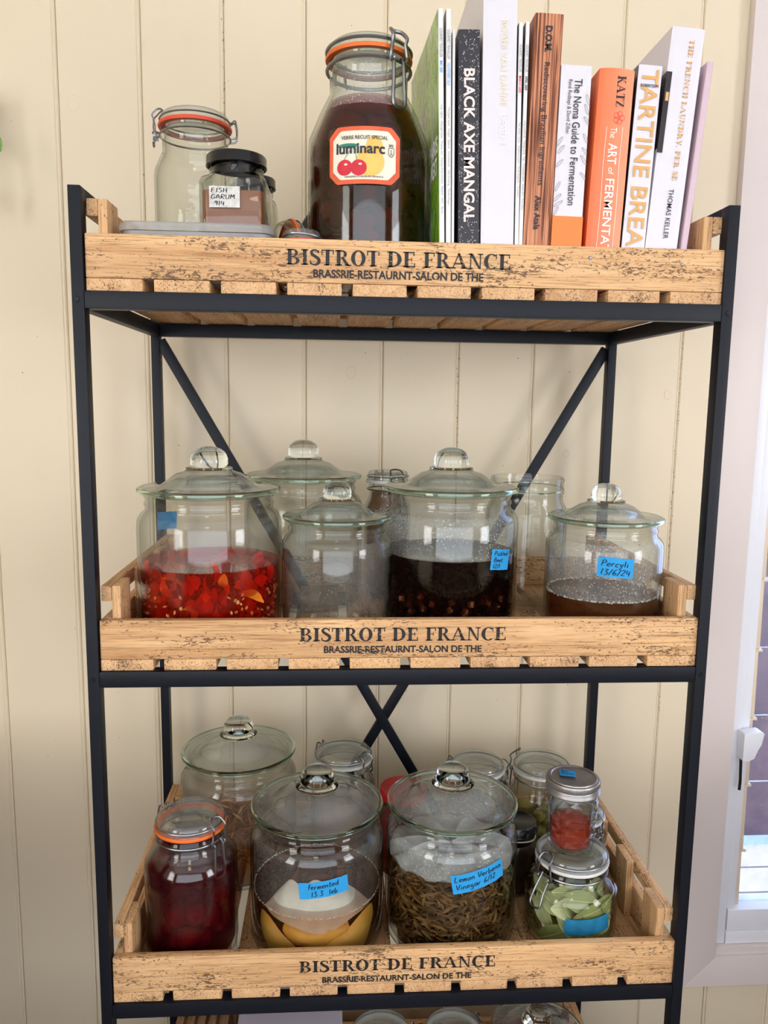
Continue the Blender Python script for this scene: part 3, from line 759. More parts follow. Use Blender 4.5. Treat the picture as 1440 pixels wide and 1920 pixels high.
# ---------------- middle tier
j = lidded_jar('large glass jar half filled with red chilli pieces and red liquid', .1375, .117, 1, JR, JH, cond='cond', liq='liq_chili', zt=.106)
rnd = random.Random(3); f1, f2, sd = MB(), MB(), MB()
for i in range(150):
    a = rnd.uniform(0, 2 * PI); r = .088 * math.sqrt(rnd.uniform(.25, 1)); z = .012 + .088 * rnd.random()
    src = leafmesh(rnd.uniform(.018, .036), rnd.uniform(.005, .010), rnd.uniform(.1, .4), 5, i, .7)
    scatter(f1 if rnd.random() < .7 else f2, src, (r * math.cos(a), r * math.sin(a), z), rrot(rnd), 1)
for i in range(130):
    a = rnd.uniform(0, 2 * PI); r = .0925 * math.sqrt(rnd.uniform(.86, 1)); z = .030 + .046 * rnd.random()
    scatter(sd, blob(.0030, 1, .8, .45, i, .05, 6, 4), (r * math.cos(a), r * math.sin(a), z), rrot(rnd))
for mb_, nm, mm in ((f1, 'chilli_pieces', 'chili'), (f2, 'chilli_peel', 'chili2'), (sd, 'chilli_seeds', 'seed')):
    o = mb_.build(nm, mm, j); o['kind'] = 'stuff'
tape(j, JR, 3.98, .150, .034, .026, None, .05)

lidded_jar('smaller empty lidded glass jar between the chilli jar and the dark beet jar', .3125, .0955, 1, .0752, .2185, cond='cond')
j = lidded_jar('large glass jar of near-black beet liquid with a blue tape tag', .4765, .151, 1, JR, JH, cond='cond2', liq='liq_beet', zt=.1135)
rnd = random.Random(5); bt = MB()
for i in range(420):
    a = rnd.uniform(0, 2 * PI); r = .0905 * math.sqrt(rnd.uniform(.55, 1)); z = .010 + .058 * rnd.random()
    scatter(bt, MB().box(-.004, .004, -.004, .004, -.0035, .0035), (r * math.cos(a), r * math.sin(a), z), rrot(rnd))
o = bt.build('diced_beets', 'beet', j, False); o['kind'] = 'stuff'
tape(j, JR, .645, .1145, .036, .029, ['Pickled', 'Beet', '12/1'], -.12, seed=4, lw=.12, fill=(.78, .84))
lidded_jar('large empty lidded glass jar standing behind the chilli jar on the middle tier', .259, .297, 1, .0945, .2645)
j = lidded_jar('smaller lidded jar with brown liquid and condensation at the right end of the middle tier', .6878, .0985, 1, .0806, .218, cond='cond2', liq='liq_percy', zt=.0655, lidcond='cond2')
tape(j, .0808, -.135, .1145, .0475, .0265, ['Percyli', '13/6/24'], -.06, seed=9, lw=.1, fill=(.82, .78))
fo = MB(); rnd = random.Random(2)
for i in range(150):
    a = rnd.uniform(0, 2 * PI); r = .0765 - .0015 * rnd.random()
    scatter(fo, blob(.0016, 1, 1, .6, i, .2, 6, 4), (r * math.cos(a), r * math.sin(a), .0655 + rnd.uniform(-.0005, .0015)), Matrix.Identity(3))
o = fo.build('foam_line', 'sugar', j); o['kind'] = 'stuff'

# open jar without lid
t = thing('open_jar', 'tall open glass jar without a lid behind the beet jar', 'jar', (.6215, .283, ZS[1] + .0003))
R = .0655
MB().lathe([(0, 0), (R - .012, 0), (R - .003, .003), (R, .011), (R, .150), (R - .002, .160), (R - .008, .172), (.0575, .178), (.0575, .182), (.0592, .183), (.0592, .186), (.0578, .187), (.0578, .2), (.0590, .203), (.0590, .207), (.0575, .209),
            (.0560, .209), (.0550, .204), (.0545, .180), (R - .011, .170), (R - .004, .155), (R - .0032, .149), (R - .0032, .013), (R - .007, .007), (0, .006)], 64).build('body', 'glass_b', t, True, angle=60)
MB().tube([(.0586 * math.cos(2 * PI * q / 48), .0586 * math.sin(2 * PI * q / 48), .1905 + .003 * math.sin(2 * PI * q / 48)) for q in range(48)], .0011, 5, True).build('screw_thread', 'rim', t)

# ---------------- clip-top jars
def clip_jar(label, loc, R, z0, z1, rn, zt, gask='gasket', phi=0.0, group='clip-top preserving jars', liq=None, lt=None, cond=None, open_latch=False, base=True, glass='glass', wire=.0013, foot=.0, lever=1.0):
    """R body radius, z0..z1 shoulder, rn neck radius, zt top of the lid, phi direction of the clasp (0 = +x)"""
    t = thing('clip_top_jar', label, 'jar', loc, group)
    th = .003
    zn = zt - .030          # foot of the lip
    MB().lathe([(0, .002), (R * .70, .002), (R * .76, 0), (R * .82, 0), (R * .93, .003), (R * .985, .010), (R, .020), (R, z0), (R * .985, z0 + (z1 - z0) * .25), (R * .5 + rn * .5, z0 + (z1 - z0) * .66), (rn + .002, z1 - .002), (rn, z1 + .002), (rn, zn - .004), (rn + .0025, zn - .002), (rn + .0025, zn + .002), (rn + .0005, zn + .004), (rn + .0005, zt - .0185),
                (rn - .004, zt - .0185), (rn - th, zn), (rn - th, z1), (R * .5 + rn * .5 - th, z0 + (z1 - z0) * .6), (R - th - .001, z0 + (z1 - z0) * .2), (R - th, z0 - .003), (R - th, .021), (R * .93 - th, .009), (R * .75, .0055), (0, .005)], 60).build('body', glass, t, True, angle=60)
    rg = rn + .0045
    MB().lathe([(rn - .003, zt - .0188), (rg + .0005, zt - .0192), (rg + .0015, zt - .0170), (rg + .0005, zt - .0145), (rn - .003, zt - .0149), (rn - .003, zt - .0188)], 60).build('gasket', gask, t, True, angle=50)
    rl = rn + .0028
    lid = MB().lathe([(0, zt - .0045), (rl * .62, zt - .0045), (rl * .66, zt - .0025), (rl * .72, zt - .001), (rl * .80, zt), (rl * .90, zt), (rl * .97, zt - .003), (rl, zt - .008), (rl, zt - .0120), (rl + .001, zt - .0150), (rl - .006, zt - .0150), (rl - .0075, zt - .0210), (rl - .010, zt - .0215), (rl - .011, zt - .0100), (rl * .6, zt - .0085), (0, zt - .0085)], 60).build('lid', 'lid', t, True, angle=50)
    # wire round the neck, lid wire, clasp and hinge
    wr = MB()
    circ = lambda r, z, n=44: [(r * math.cos(2 * PI * q / n), r * math.sin(2 * PI * q / n), z) for q in range(n)]
    wr.tube(circ(rn + .0036, zn), wire, 6, True)
    wr.tube(circ(rl * .985 + wire, zt - .0085), wire * .9, 6, True)
    ea = Vector((math.cos(phi), math.sin(phi), 0)); et = Vector((-math.sin(phi), math.cos(phi), 0)); ez = Vector((0, 0, 1))
    def P(r, s, z): return tuple(ea * r + et * s + ez * z)
    w = .0115
    wr.build('neck_wire', 'steel', t)
    hk = MB()
    bail = [P(rg + .002, -w, zn - .004), P(rg + .006, -w * 1.1, zn + .004), P(rg + .0055, -w * .9, zt - .013), P(rg + .0075, -w * .95, zt - .006), P(rl + .001, -w * .75, zt + .003), P(rl - .004, 0, zt + .0045),
            P(rl + .001, w * .75, zt + .003), P(rg + .0075, w * .95, zt - .006), P(rg + .0055, w * .9, zt - .013), P(rg + .006, w * 1.1, zn + .004), P(rg + .002, w, zn - .004)]
    hk.tube(smooth_line(bail, 3), wire * 1.05, 6)
    hk.build('bail_hook', 'steel', t)
    lv = MB(); l = .036 * lever
    o_ = .020 if open_latch else .004
    lev = [P(rn + .004, -w * .75, zn + .002), P(rg + .005, -w * .7, zn - .004), P(rg + .004 + o_ * .6, -w * .75, zn - l * .55), P(rg + .003 + o_, -w * .8, zn - l), P(rg + .003 + o_ * 1.1, 0, zn - l - .003), P(rg + .003 + o_, w * .8, zn - l), P(rg + .004 + o_ * .6, w * .75, zn - l * .55), P(rg + .005, w * .7, zn - .004), P(rn + .004, w * .75, zn + .002)]
    lv.tube(smooth_line(lev, 3), wire * 1.05, 6)
    for s in (-1, 1):
        c = P(rg + .0045, s * w * .85, zn - .001)
        lv.tube([(c[0] + ea.x * .0032 * math.cos(a), c[1] + ea.y * .0032 * math.cos(a), c[2] + .0032 * math.sin(a)) for a in lin(0, 2 * PI, 10)[:-1]], wire * .9, 5, True)
    lv.build('clasp_lever', 'steel', t)
    hg = MB()
    hg.tube(smooth_line([P(-rn - .003, -w * .9, zn), P(-rg - .008, -w * .8, zn + .004), P(-rg - .006, -w * .55, zt - .004), P(-rl - .0015, -w * .3, zt - .007), P(-rl - .0015, w * .3, zt - .007), P(-rg - .006, w * .55, zt - .004), P(-rg - .008, w * .8, zn + .004), P(-rn - .003, w * .9, zn)], 3), wire, 6)
    hg.build('hinge_wire', 'steel', t)
    if liq:
        ri = R - th - .0006
        pr = [(0, .0056), (R * .75, .0061), (R * .93 - th - .0005, .0096), (ri, .0215), (ri, min(lt, z0 - .003))]
        if lt > z0:
            k = min(1, (lt - z0) / (z1 - z0))
            for u in lin(0.15, k, 5): pr.append((ri + (rn - th - .002 - ri) * (u ** 1.25), z0 + (z1 - z0) * u))
            if lt > z1: pr.append((rn - th - .0015, lt))
        pr.append((0, pr[-1][1]))
        MB().lathe(pr, 56).build('liquid', liq, t, True, angle=40)
    if cond:
        ri = R - th - .0004
        MB().lathe([(ri, (lt or .02) + .001), (ri, z0 - .003), (R * .5 + rn * .5 - th - .0006, z0 + (z1 - z0) * .6), (rn - th - .0004, z1)] if (not lt or lt < z0) else [(R * .5 + rn * .5 - th - .001, z0 + (z1 - z0) * .66), (rn - th - .0006, z1), (rn - th - .0006, zn)], 56).build('condensation', cond, t)
    return t
def fruits(name, label, cat, group, host, R, r, n, z0, z1, mat, seed, sx=1, sy=1, sz=1, amp=.08, rmin=.55, front=True):
    """countable pieces lying in a jar: each its own object; spread so that they do not overlap much"""
    rnd = random.Random(seed); pos = []
    tries = 0
    src = [blob(r, sx, sy, sz, seed + q, amp, 12, 8) for q in range(3)]
    mes = []
    while len(pos) < n and tries < 4000:
        tries += 1
        a = rnd.uniform(-PI, 0) if front else rnd.uniform(0, 2 * PI)
        rr = (R - r * max(sx, sy) - .0045) * math.sqrt(rnd.uniform(rmin, 1)); z = rnd.uniform(z0, z1)
        p = Vector((rr * math.cos(a), rr * math.sin(a), z))
        if all((p - q).length > 1.5 * r for q in pos): pos.append(p)
    base = host.location
    for i, p in enumerate(sorted(pos, key=lambda q: q.z)):
        if i < 3:
            o = src[i].build(name, mat, None); mes.append(o.data)
        else:
            o = bpy.data.objects.new(name, mes[i % 3]); COL.objects.link(o)
        o.location = base + p; o.rotation_euler = (rnd.uniform(-.5, .5), rnd.uniform(-.5, .5), rnd.uniform(0, 6.28))
        tag(o, label, cat, group)

# middle tier, small clip jar with spice behind the beet jar
zc = ZS[1] + .0003
j = clip_jar('small clip-top jar of brown spice behind the empty jar on the middle tier', (.398, .335, zc), .0385, .150, .168, .031, .212, 'gasket_w', -PI / 2 + .3)
o = MB().lathe([(0, .006), (.030, .0065), (.0346, .022), (.0346, .148), (.029, .162), (.026, .176), (0, .178)], 40).build('spice_filling', 'spice', j); o['kind'] = 'stuff'

# ---------------- top tier
zc = ZS[0] + .0003
j = clip_jar('very large clip-top jar of dark brown steeped fruit with an old paper label', (.3500, .108, zc), .0780, .172, .246, .0500, .307, 'gasket', -PI / 2 + .62, glass='glass', liq='liq_lum', lt=.236, cond='cond2', wire=.0023, lever=1.5)
LUM = j
fruits('steeped_fruit', 'lump of dark fruit steeping in the very large brown jar', 'fruit', 'fruit pieces in the big brown jar', j, .073, .0165, 70, .022, .185, 'lumfruit', 11, 1.25, .8, 1, .22, .8)
fruits('steeped_orange', 'orange-brown fruit half floating at the top of the very large brown jar', 'fruit', 'orange fruit in the big brown jar', j, .060, .024, 9, .190, .215, 'lumcap', 21, 1.15, 1, .75, .08, .3)
fn = cyl(.0780 + .0006, -.10)
WL, HL = .0905, .0660; zl = .1545
def octo(w, h, c):
    def hi(s):
        d = abs(s) - (w / 2 - c)
        return h / 2 - max(0, d)
    return lambda s: zl - hi(s), lambda s: zl + hi(s)
M['lab_red'] = plain('label_red_border', (0.72, 0.12, 0.05), 0.6, 0, 0.3, 0.25, 60.0)
M['lab_cream'] = plain('label_cream_paper', (0.80, 0.74, 0.60), 0.65, 0, 0.3, 0.1, 200.0)
M['lab_pear'] = plain('label_pear_yellow', (0.85, 0.50, 0.13), 0.65, 0, 0.3, 0.2, 90.0)
M['lab_cherry'] = plain('label_cherry_red', (0.60, 0.03, 0.05), 0.6, 0, 0.3, 0.25, 80.0)
M['lab_green'] = plain('label_leaf_green', (0.02, 0.20, 0.13), 0.6)
M['lab_ink'] = plain('label_black_ink', (0.02, 0.02, 0.025), 0.6)
lo, hi = octo(WL, HL, .011)
pl = patch(fn, lin(-WL / 2, WL / 2, 30), lo, hi, 6).build('paper_label', 'lab_red', j)
pl['label'] = 'old octagonal paper label with red border, cherries and pear'
lo, hi = octo(WL - .011, HL - .010, .010)
patch(cyl(.0790, -.10), lin(-(WL - .011) / 2, (WL - .011) / 2, 28), lo, hi, 6).build('label_panel', 'lab_cream', pl)
def disc(cx_, cz_, rx, rz, off, mat, nm):
    xs = [cx_ + rx * math.cos(PI - PI * q / 14) for q in range(15)]
    hh = lambda s: rz * math.sqrt(max(0, 1 - ((s - cx_) / rx) ** 2))
    patch(cyl(.0780 + off, -.10), xs, lambda s: zl + cz_ - hh(s), lambda s: zl + cz_ + hh(s), 2).build(nm, mat, pl)
disc(.0075, -.008, .0175, .0165, .0013, 'lab_pear', 'printed_pear'); disc(.0125, .009, .0105, .0135, .0013, 'lab_pear', 'printed_pear')
disc(-.0240, -.0140, .0100, .0092, .0016, 'lab_cherry', 'printed_cherry'); disc(-.0065, -.0145, .0100, .0092, .0017, 'lab_cherry', 'printed_cherry')
disc(-.0225, -.0105, .0022, .0012, .0019, 'lab_cream', 'printed_highlight'); disc(-.0045, -.0105, .0022, .0012, .0020, 'lab_cream', 'printed_highlight')
disc(-.0200, .0110, .0130, .0026, .0016, 'lab_green', 'printed_leaf')
f_ = cyl(.0800, -.10)
sh = lambda s, q: f_(s, zl + q)
def stem(pts): return [q for q in stroke(smooth_line(pts, 4), .0006)]
def polys2vf(P):
    v, f = [], []
    for p in P:
        o = len(v); v += p; f.append(tuple(range(o, o + len(p))))
    return v, f
letter(polys2vf(stem([(-.0255, -.006), (-.020, .002), (-.0135, .009)]) + stem([(-.0085, -.006), (-.0105, .002), (-.0135, .009)])), sh, 'lab_green', pl, 'printed_stem')
letter(fit(text2d('VERRE RECUIT SPECIAL', .012), -.0285, .0290, .0180, .0222), sh, 'lab_ink', pl)
letter(fit(text2d('luminarc', .025), -.0350, .0255, .0015, .0140), sh, 'lab_ink', pl)
letter(fit(text2d("VERRERIE D'ARQUES FRANCE", .008), -.0245, .0240, -.0262, -.0238), sh, 'lab_ink', pl)
letter(fit(text2d('arc', .02), .0305, .0365, .0105, .0135), sh, 'lab_ink', pl)
letter(polys2vf(stem([(.0302, .009), (.0302, .002), (.0335, -.001), (.0368, .002), (.0368, .009), (.0302, .009)]) + stem([(.0335, .0075), (.0335, .003), (.0320, .001)]) + stem([(.0335, .003), (.0352, .001)])), sh, 'lab_ink', pl, 'printed_emblem')

clip_jar('tall empty clip-top jar with red gasket at the left end of the top tier', (.106, .245, zc), .0590, .176, .208, .0465, .263, 'gasket_red', PI + .15, glass='glass_b', lever=.35)

# square jars with black lids
def square_jar(label, x, y, s, h, rot, mat, lt, deep=1.0):
    t = thing('square_jar', label, 'jar', (x, y, zc), 'square jars with black lids', rot)
    def sect(hw, z, rc, n=5):
        P = []
        for cx_, cy_, a0 in ((1, 1, 0), (-1, 1, 90), (-1, -1, 180), (1, -1, 270)):
            for q in range(n + 1):
                a = math.radians(a0 + 90 * q / n)
                P.append((cx_ * (hw - rc) + rc * math.cos(a), (cy_ * (hw - rc) + rc * math.sin(a)) * deep, z))
        return P
    def loft(rows, cap0=True, cap1=True):
        mb = MB(); n = len(rows[0]); v = [p for r in rows for p in r]; f = []
        for i in range(len(rows) - 1):
            for q in range(n): f.append((i * n + q, i * n + (q + 1) % n, (i + 1) * n + (q + 1) % n, (i + 1) * n + q))
        if cap0: f.append(tuple(range(n))[::-1])
        if cap1: f.append(tuple((len(rows) - 1) * n + q for q in range(n)))
        return mb.add(v, f)
    a = s / 2; rl = s * .44
    loft([sect(a - .004, 0, .008), sect(a, .004, .010), sect(a, h - .040, .010), sect(a - .002, h - .034, .012), sect(a - .008, h - .029, .02), sect(rl - .002, h - .025, rl - .0025), sect(rl - .002, h - .012, rl - .0025),
          sect(rl - .005, h - .012, rl - .0055), sect(rl - .005, h - .026, rl - .0055), sect(a - .006, h - .036, .012), sect(a - .003, h - .042, .009), sect(a - .003, .007, .009)], True, True).build('body', 'glass', t, True, angle=50)
    loft([sect(a - .006, .0074, .008), sect(a - .0035, .010, .0088), sect(a - .0035, lt, .0088)], True, True).build('contents', mat, t, True, angle=50)
    MB().lathe([(0, h - .001), (rl - .004, h - .001), (rl - .003, h), (rl, h), (rl + .0015, h - .002), (rl + .0015, h - .012), (rl + .0022, h - .0135), (rl + .001, h - .0145), (rl - .001, h - .0135), (rl - .001, h - .003), (0, h - .003)], 56).build('lid', 'blacklid', t, True, angle=40)
    return t
j = square_jar('square jar of brown fish sauce with a black lid and handwritten paper label', .1775, .135, .086, .177, -.04, 'garum', .126)
pb = MB().box(-.0285, .0105, -.0436, -.0431, .1035, .1295).build('paper_label', 'oldpaper', j, False)
letter(fit(hand2d(['FISH', 'GARUM', ' 914'], .11, .05, 3), -.0262, .0040, .1058, .1275), lambda s, q: (s, -.0440, q), 'pen', pb, 'handwriting')
j2 = square_jar('square jar of green olives with a black lid, half hidden behind the fish sauce jar', .1935, .232, .060, .176, .02, 'liq_green', .130)
fruits('green_olive', 'dark green olive inside the square jar behind the fish sauce', 'olive', 'olives in the square jar', j2, .033, .0105, 16, .02, .120, 'olive', 31, 1, 1, 1.25, .04, .1, False)

# flat plastic tub lying along the front board
M['tub'], nt, out = new_mat('cloudy_plastic')
tb = N(nt, 'ShaderNodeBsdfTransparent'); tb.inputs[0].default_value = (.78, .78, .77, 1)
df = N(nt, 'ShaderNodeBsdfPrincipled'); df.inputs['Base Color'].default_value = (.62, .61, .59, 1); df.inputs['Roughness'].default_value = .3
mx = N(nt, 'ShaderNodeMixShader'); L(nt, val(nt, 'MULTIPLY_ADD', noise(nt, coords(nt), 30.0, 3), .30, .22, True), mx.inputs[0]); L(nt, tb.outputs[0], mx.inputs[1]); L(nt, df.outputs[0], mx.inputs[2]); L(nt, mx.outputs[0], out.inputs[0])
t = thing('plastic_tub', 'shallow cloudy plastic tub with a lid lying at the left behind the top front board', 'tub', (.1415, .0530, zc))
def rrect(hw, hd, rc, z, n=5):
    P = []
    for cx_, cy_, a0 in ((1, 1, 0), (-1, 1, 90), (-1, -1, 180), (1, -1, 270)):
        for q in range(n + 1):
            a = math.radians(a0 + 90 * q / n); P.append((cx_ * (hw - rc) + rc * math.cos(a), cy_ * (hd - rc) + rc * math.sin(a), z))
    return P
def loft(rows, cap0=True, cap1=True):
    n = len(rows[0]); v = [p for r in rows for p in r]; f = []
    for i in range(len(rows) - 1):
        for q in range(n): f.append((i * n + q, i * n + (q + 1) % n, (i + 1) * n + (q + 1) % n, (i + 1) * n + q))
    if cap0: f.append(tuple(range(n))[::-1])
    if cap1: f.append(tuple((len(rows) - 1) * n + q for q in range(n)))
    return MB().add(v, f)
loft([rrect(.078, .024, .012, 0), rrect(.082, .0285, .015, .004), rrect(.090, .033, .018, .058), rrect(.0885, .0315, .017, .058), rrect(.081, .027, .014, .006), rrect(.076, .022, .011, .003)]).build('body', 'tub', t, True, angle=40)
loft([rrect(.0885, .0315, .017, .0585), rrect(.0925, .0355, .019, .0585), rrect(.0935, .0358, .019, .0615), rrect(.0925, .0355, .019, .0665), rrect(.0905, .033, .018, .0690), rrect(.084, .028, .016, .0690), rrect(.082, .026, .015, .0660)]).build('lid', 'tub', t, True, angle=40)

# bits behind the front board: fallen small clip jar, black disc lid, small glass lid, black cap
t = thing('gasket_lid', 'glass clip-jar lid with orange gasket standing on edge behind the fish sauce jar', 'lid', (.2440, .1600, zc + .0535))
t.rotation_euler = (0, PI / 2, .38)
MB().lathe([(.044, -.014), (.0465, -.014), (.0500, -.008), (.0500, -.002), (.0440, -.002), (.0430, -.008), (.044, -.014)], 48).build('glass_skirt', 'glass_b', t, True, angle=50)
MB().lathe([(.040, -.0016), (.0520, -.0018), (.0530, .0005), (.0520, .0028), (.040, .0026), (.040, -.0016)], 48).build('gasket', 'gasket', t, True, angle=50)
MB().lathe([(0, .0135), (.030, .0135), (.034, .016), (.0425, .0165), (.0480, .012), (.0495, .0032), (.0420, .0032), (.038, .009), (0, .0095)], 48).build('glass_disc', 'lid', t, True, angle=50)
MB().tube([(.0505 * math.cos(q), .0505 * math.sin(q), .008) for q in lin(0, 2 * PI, 40)[:-1]], .0012, 5, True).build('lid_wire', 'steel', t)
MB().tube(smooth_line([(.0300, -.042, .008), (.034, -.050, .012), (.030, -.056, .022), (.022, -.058, .030), (.016, -.054, .034)], 4), .0012, 5).build('hinge_wire', 'steel', t)
RD = .0860
t = thing('round_pan_lid', 'round black disc leaning upright behind the very large brown jar', 'lid', (.3350, .252, zc + .0006))
dm = MB().lathe([(0, .0), (RD - .005, 0), (RD - .001, .0012), (RD, .003), (RD - .001, .0045), (RD - .005, .0042), (RD - .009, .0052), (0, .0052)], 72)
dm.v = [(a_, .014 * (b_ + RD) / RD - c_, b_ + RD) for a_, b_, c_ in dm.v]
dm.build('disc', 'blacklid', t, True, angle=40)
MB().tube([((RD - .003) * math.cos(q), .014 * ((RD - .003) * math.sin(q) + RD) / RD - .0050, RD + (RD - .003) * math.sin(q)) for q in lin(0, 2 * PI, 60)[:-1]], .0005, 5, True).build('rolled_edge', 'steel', t)
t = thing('loose_lid_jar', 'low glass jar whose wired lid just shows beside the very large brown jar', 'jar', (.2665, .0475, zc))
UP = .0130
MB().lathe([(0, .050 + UP), (.015, .050 + UP), (.0165, .053 + UP), (.0195, .0545 + UP), (.0225, .052 + UP), (.0238, .047 + UP), (.0238, .043 + UP), (.0185, .043 + UP), (.018, .0475 + UP), (0, .0465 + UP)], 44).build('lid', 'lid', t, True, angle=50)
MB().lathe([(.0185, .0400 + UP), (.0245, .0400 + UP), (.0245, .0426 + UP), (.0185, .0426 + UP), (.0185, .0400 + UP)], 44).build('gasket', 'gasket_red', t, True)
MB().lathe([(0, 0), (.0215, 0), (.0240, .004), (.0240, .034 + UP), (.0228, .0398 + UP), (.0198, .0398 + UP), (.0212, .033 + UP), (.0212, .005), (0, .004)], 44).build('body', 'glass', t, True, angle=50)
MB().tube(smooth_line([(-.0250, -.004, .044 + UP), (-.014, -.0215, .0475 + UP), (.004, -.0255, .0472 + UP), (.019, -.0190, .0455 + UP), (.0265, -.010, .042 + UP), (.0300, -.008, .036 + UP)], 4), .0012, 6).build('lid_wire', 'steel', t)
t = thing('small_black_cap', 'small black-capped jar just showing between the plastic tub and loose glass lid', 'jar', (.2320, .105, zc))
MB().lathe([(0, 0), (.0135, 0), (.0155, .003), (.0155, .034), (.0120, .040), (.0120, .046), (.010, .046), (.0102, .039), (.0130, .033), (.0130, .004), (0, .003)], 36).build('body', 'glass', t, True, angle=50)
MB().lathe([(.0122, .0405), (.0150, .0405), (.0152, .060), (.0142, .0625), (.011, .0632), (0, .0632)], 36).build('cap', 'blacklid', t, True, angle=40)

# ---------------- lower tier
zc = ZS[2] + .0003
j = lidded_jar('large jar of preserved lemons in amber brine with a blue tape label', .2855, .1185, 2, JR, JH, cond='cond', liq='liq_lemon', zt=.083, lidcond='cond')
tape(j, JR, .115, .1320, .0690, .0245, ['fermented', ' 13.3  leb'], .10, seed=12, lw=.1, fill=(.62, .80))
def slab(th0, th1, zlo, zhi, r0, r1, thick, n=22, m2=5, wob=.0015, seed=0):
    """a piece of lemon lying against the curved glass, th in degrees from the viewer's side"""
    v, f = [], []
    for i in range(n + 1):
        u = i / n; th = math.radians(th0 + (th1 - th0) * u); e = math.sin(PI * (.03 + .94 * u)) ** .28
        a, b = zlo(u), zhi(u); mid = (a + b) / 2
        ringp = []
        for q in range(2 * m2):
            t_ = q / m2
            side = 0 if t_ < 1 else 1
            w_ = (t_ if side == 0 else 2 - t_)
            bulge = math.sin(PI * min(1, max(0, w_)))
            z_ = mid + (a + (b - a) * w_ - mid) * e
            rr = r0 + (r1 - r0) * w_
            r = rr + (thick * .5 * bulge if side == 0 else -thick * .5 * bulge - thick * .2) * e + wob * math.sin(9 * u + 5 * w_ + seed) * (1 if side else .3)
            v.append((r * math.sin(th), -r * math.cos(th), z_ + wob * math.sin(13 * u + seed + 3 * w_)))
    k2 = 2 * m2
    for i in range(n):
        for q in range(k2): f.append((i * k2 + q, i * k2 + (q + 1) % k2, (i + 1) * k2 + (q + 1) % k2, (i + 1) * k2 + q))
    f.append(tuple(range(k2))[::-1]); f.append(tuple(n * k2 + q for q in range(k2)))
    return MB().add(v, f)
smile = lambda base, lift: (lambda u: base + lift * (2 * u - 1) ** 2)
ll = [(slab(-8, 66, smile(.012, .0), lambda u: .034 + .052 * u ** 1.5, .0865, .0880, .010, seed=1), 'long yellow lemon rind rising along the right side of the lemon jar', 'lemon'),
      (slab(-64, -6, smile(.012, .0), lambda u: .030 + .052 * (1 - u) ** 1.4, .0865, .0880, .010, seed=2), 'yellow lemon rind strip rising along the left side of the lemon jar', 'lemon'),
      (slab(-34, 34, smile(.028, .014), smile(.064, .006), .083, .078, .014, seed=3), 'broad tan lemon flap pressed to the front of the lemon jar', 'lemon'),
      (slab(-62, 66, smile(.058, .008), lambda u: .094 + .016 * math.sin(PI * u * .9 + .3) + .004 * math.sin(17 * u), .0840, .052, .012, n=40, seed=4, wob=.003), 'white-filmed lemon half floating at the top of the lemon jar', 'lemonpith'),
      (slab(60, 110, smile(.016, .0), smile(.046, -.01), .078, .074, .012, seed=5), 'dull lemon wedge low at the far right of the lemon jar', 'lemon'),
      (slab(140, 220, smile(.016, .0), smile(.046, -.01), .078, .070, .012, seed=6), 'lemon piece at the back of the lemon jar', 'lemon')]
for i, (mb_, lab, mm) in enumerate(ll):
    o = mb_.build('preserved_lemon', mm, None, True, angle=60)
    o.location = j.location
    tag(o, lab, 'lemon', 'lemons in the brine jar')
fo = MB(); rnd = random.Random(22)
for i in range(420):
    a = rnd.uniform(0, 2 * PI)
    scatter(fo, blob(.0009, 1, 1, .5, i, .2, 6, 4), (.0925 * math.cos(a), .0925 * math.sin(a), .0832 + rnd.uniform(-.0012, .0012)), Matrix.Identity(3))
o = fo.build('white_film', 'sugar', j); o['kind'] = 'stuff'

j = lidded_jar('large jar packed with brown dried leaves under white cloth, blue tape label across', .4855, .1185, 2, JR, JH, cond='cond2', liq='liq_verb', zt=.132, lidcond='cond2')
rnd = random.Random(8); v1, v2 = MB(), MB()
srcs = [leafmesh(l, w, c, 5, q, .8) for q, (l, w, c) in enumerate([(.022, .0020, .1), (.018, .0016, .2), (.028, .0022, .15), (.014, .0014, .1), (.020, .0026, .2), (.030, .0016, .25)])]
for i in range(3600):
    a = rnd.uniform(0, 2 * PI); r = .0875 * math.sqrt(rnd.uniform(.62, 1)); z = .012 + .112 * rnd.random()
    e = Euler((rnd.uniform(-.8, .8), rnd.gauss(0, .75), a + PI / 2 + rnd.gauss(0, .35))).to_matrix() @ Euler((PI / 2 + rnd.gauss(0, .6), 0, 0)).to_matrix()
    scatter(v1 if rnd.random() < .62 else v2, srcs[i % 6], (r * math.cos(a), r * math.sin(a), z), e)
o = v1.build('dried_leaves', 'verbena', j); o['kind'] = 'stuff'
o = v2.build('dried_leaves', 'verbena2', j); o['kind'] = 'stuff'
cl = MB(); v, f = [], []
nn = 48
for i in range(7):
    for q in range(nn):
        a = 2 * PI * q / nn; u = i / 6
        r = .090 * (1 - u) + .002 + .003 * math.sin(9 * a) * u * (1 - u) * 4
        v.append((r * math.cos(a), r * math.sin(a), .131 + .026 * math.sin(PI * .5 * (1 - u)) * 0 + .011 * math.sin(PI * u * .9) * (1 + .5 * math.sin(7 * a + 1)) + .004 * math.sin(13 * a)))
for i in range(6):
    for q in range(nn): f.append((i * nn + q, i * nn + (q + 1) % nn, (i + 1) * nn + (q + 1) % nn, (i + 1) * nn + q))
ck = cl.add(v, f).build('muslin_cover', 'gauze', j); ck['label'] = 'white muslin pressed over the leaves'
tape(j, JR, .265, .1390, .0800, .0285, ['Lemon Verbena', 'Vinegar 6/12'], .17, seed=21, lw=.1, fill=(.90, .80))

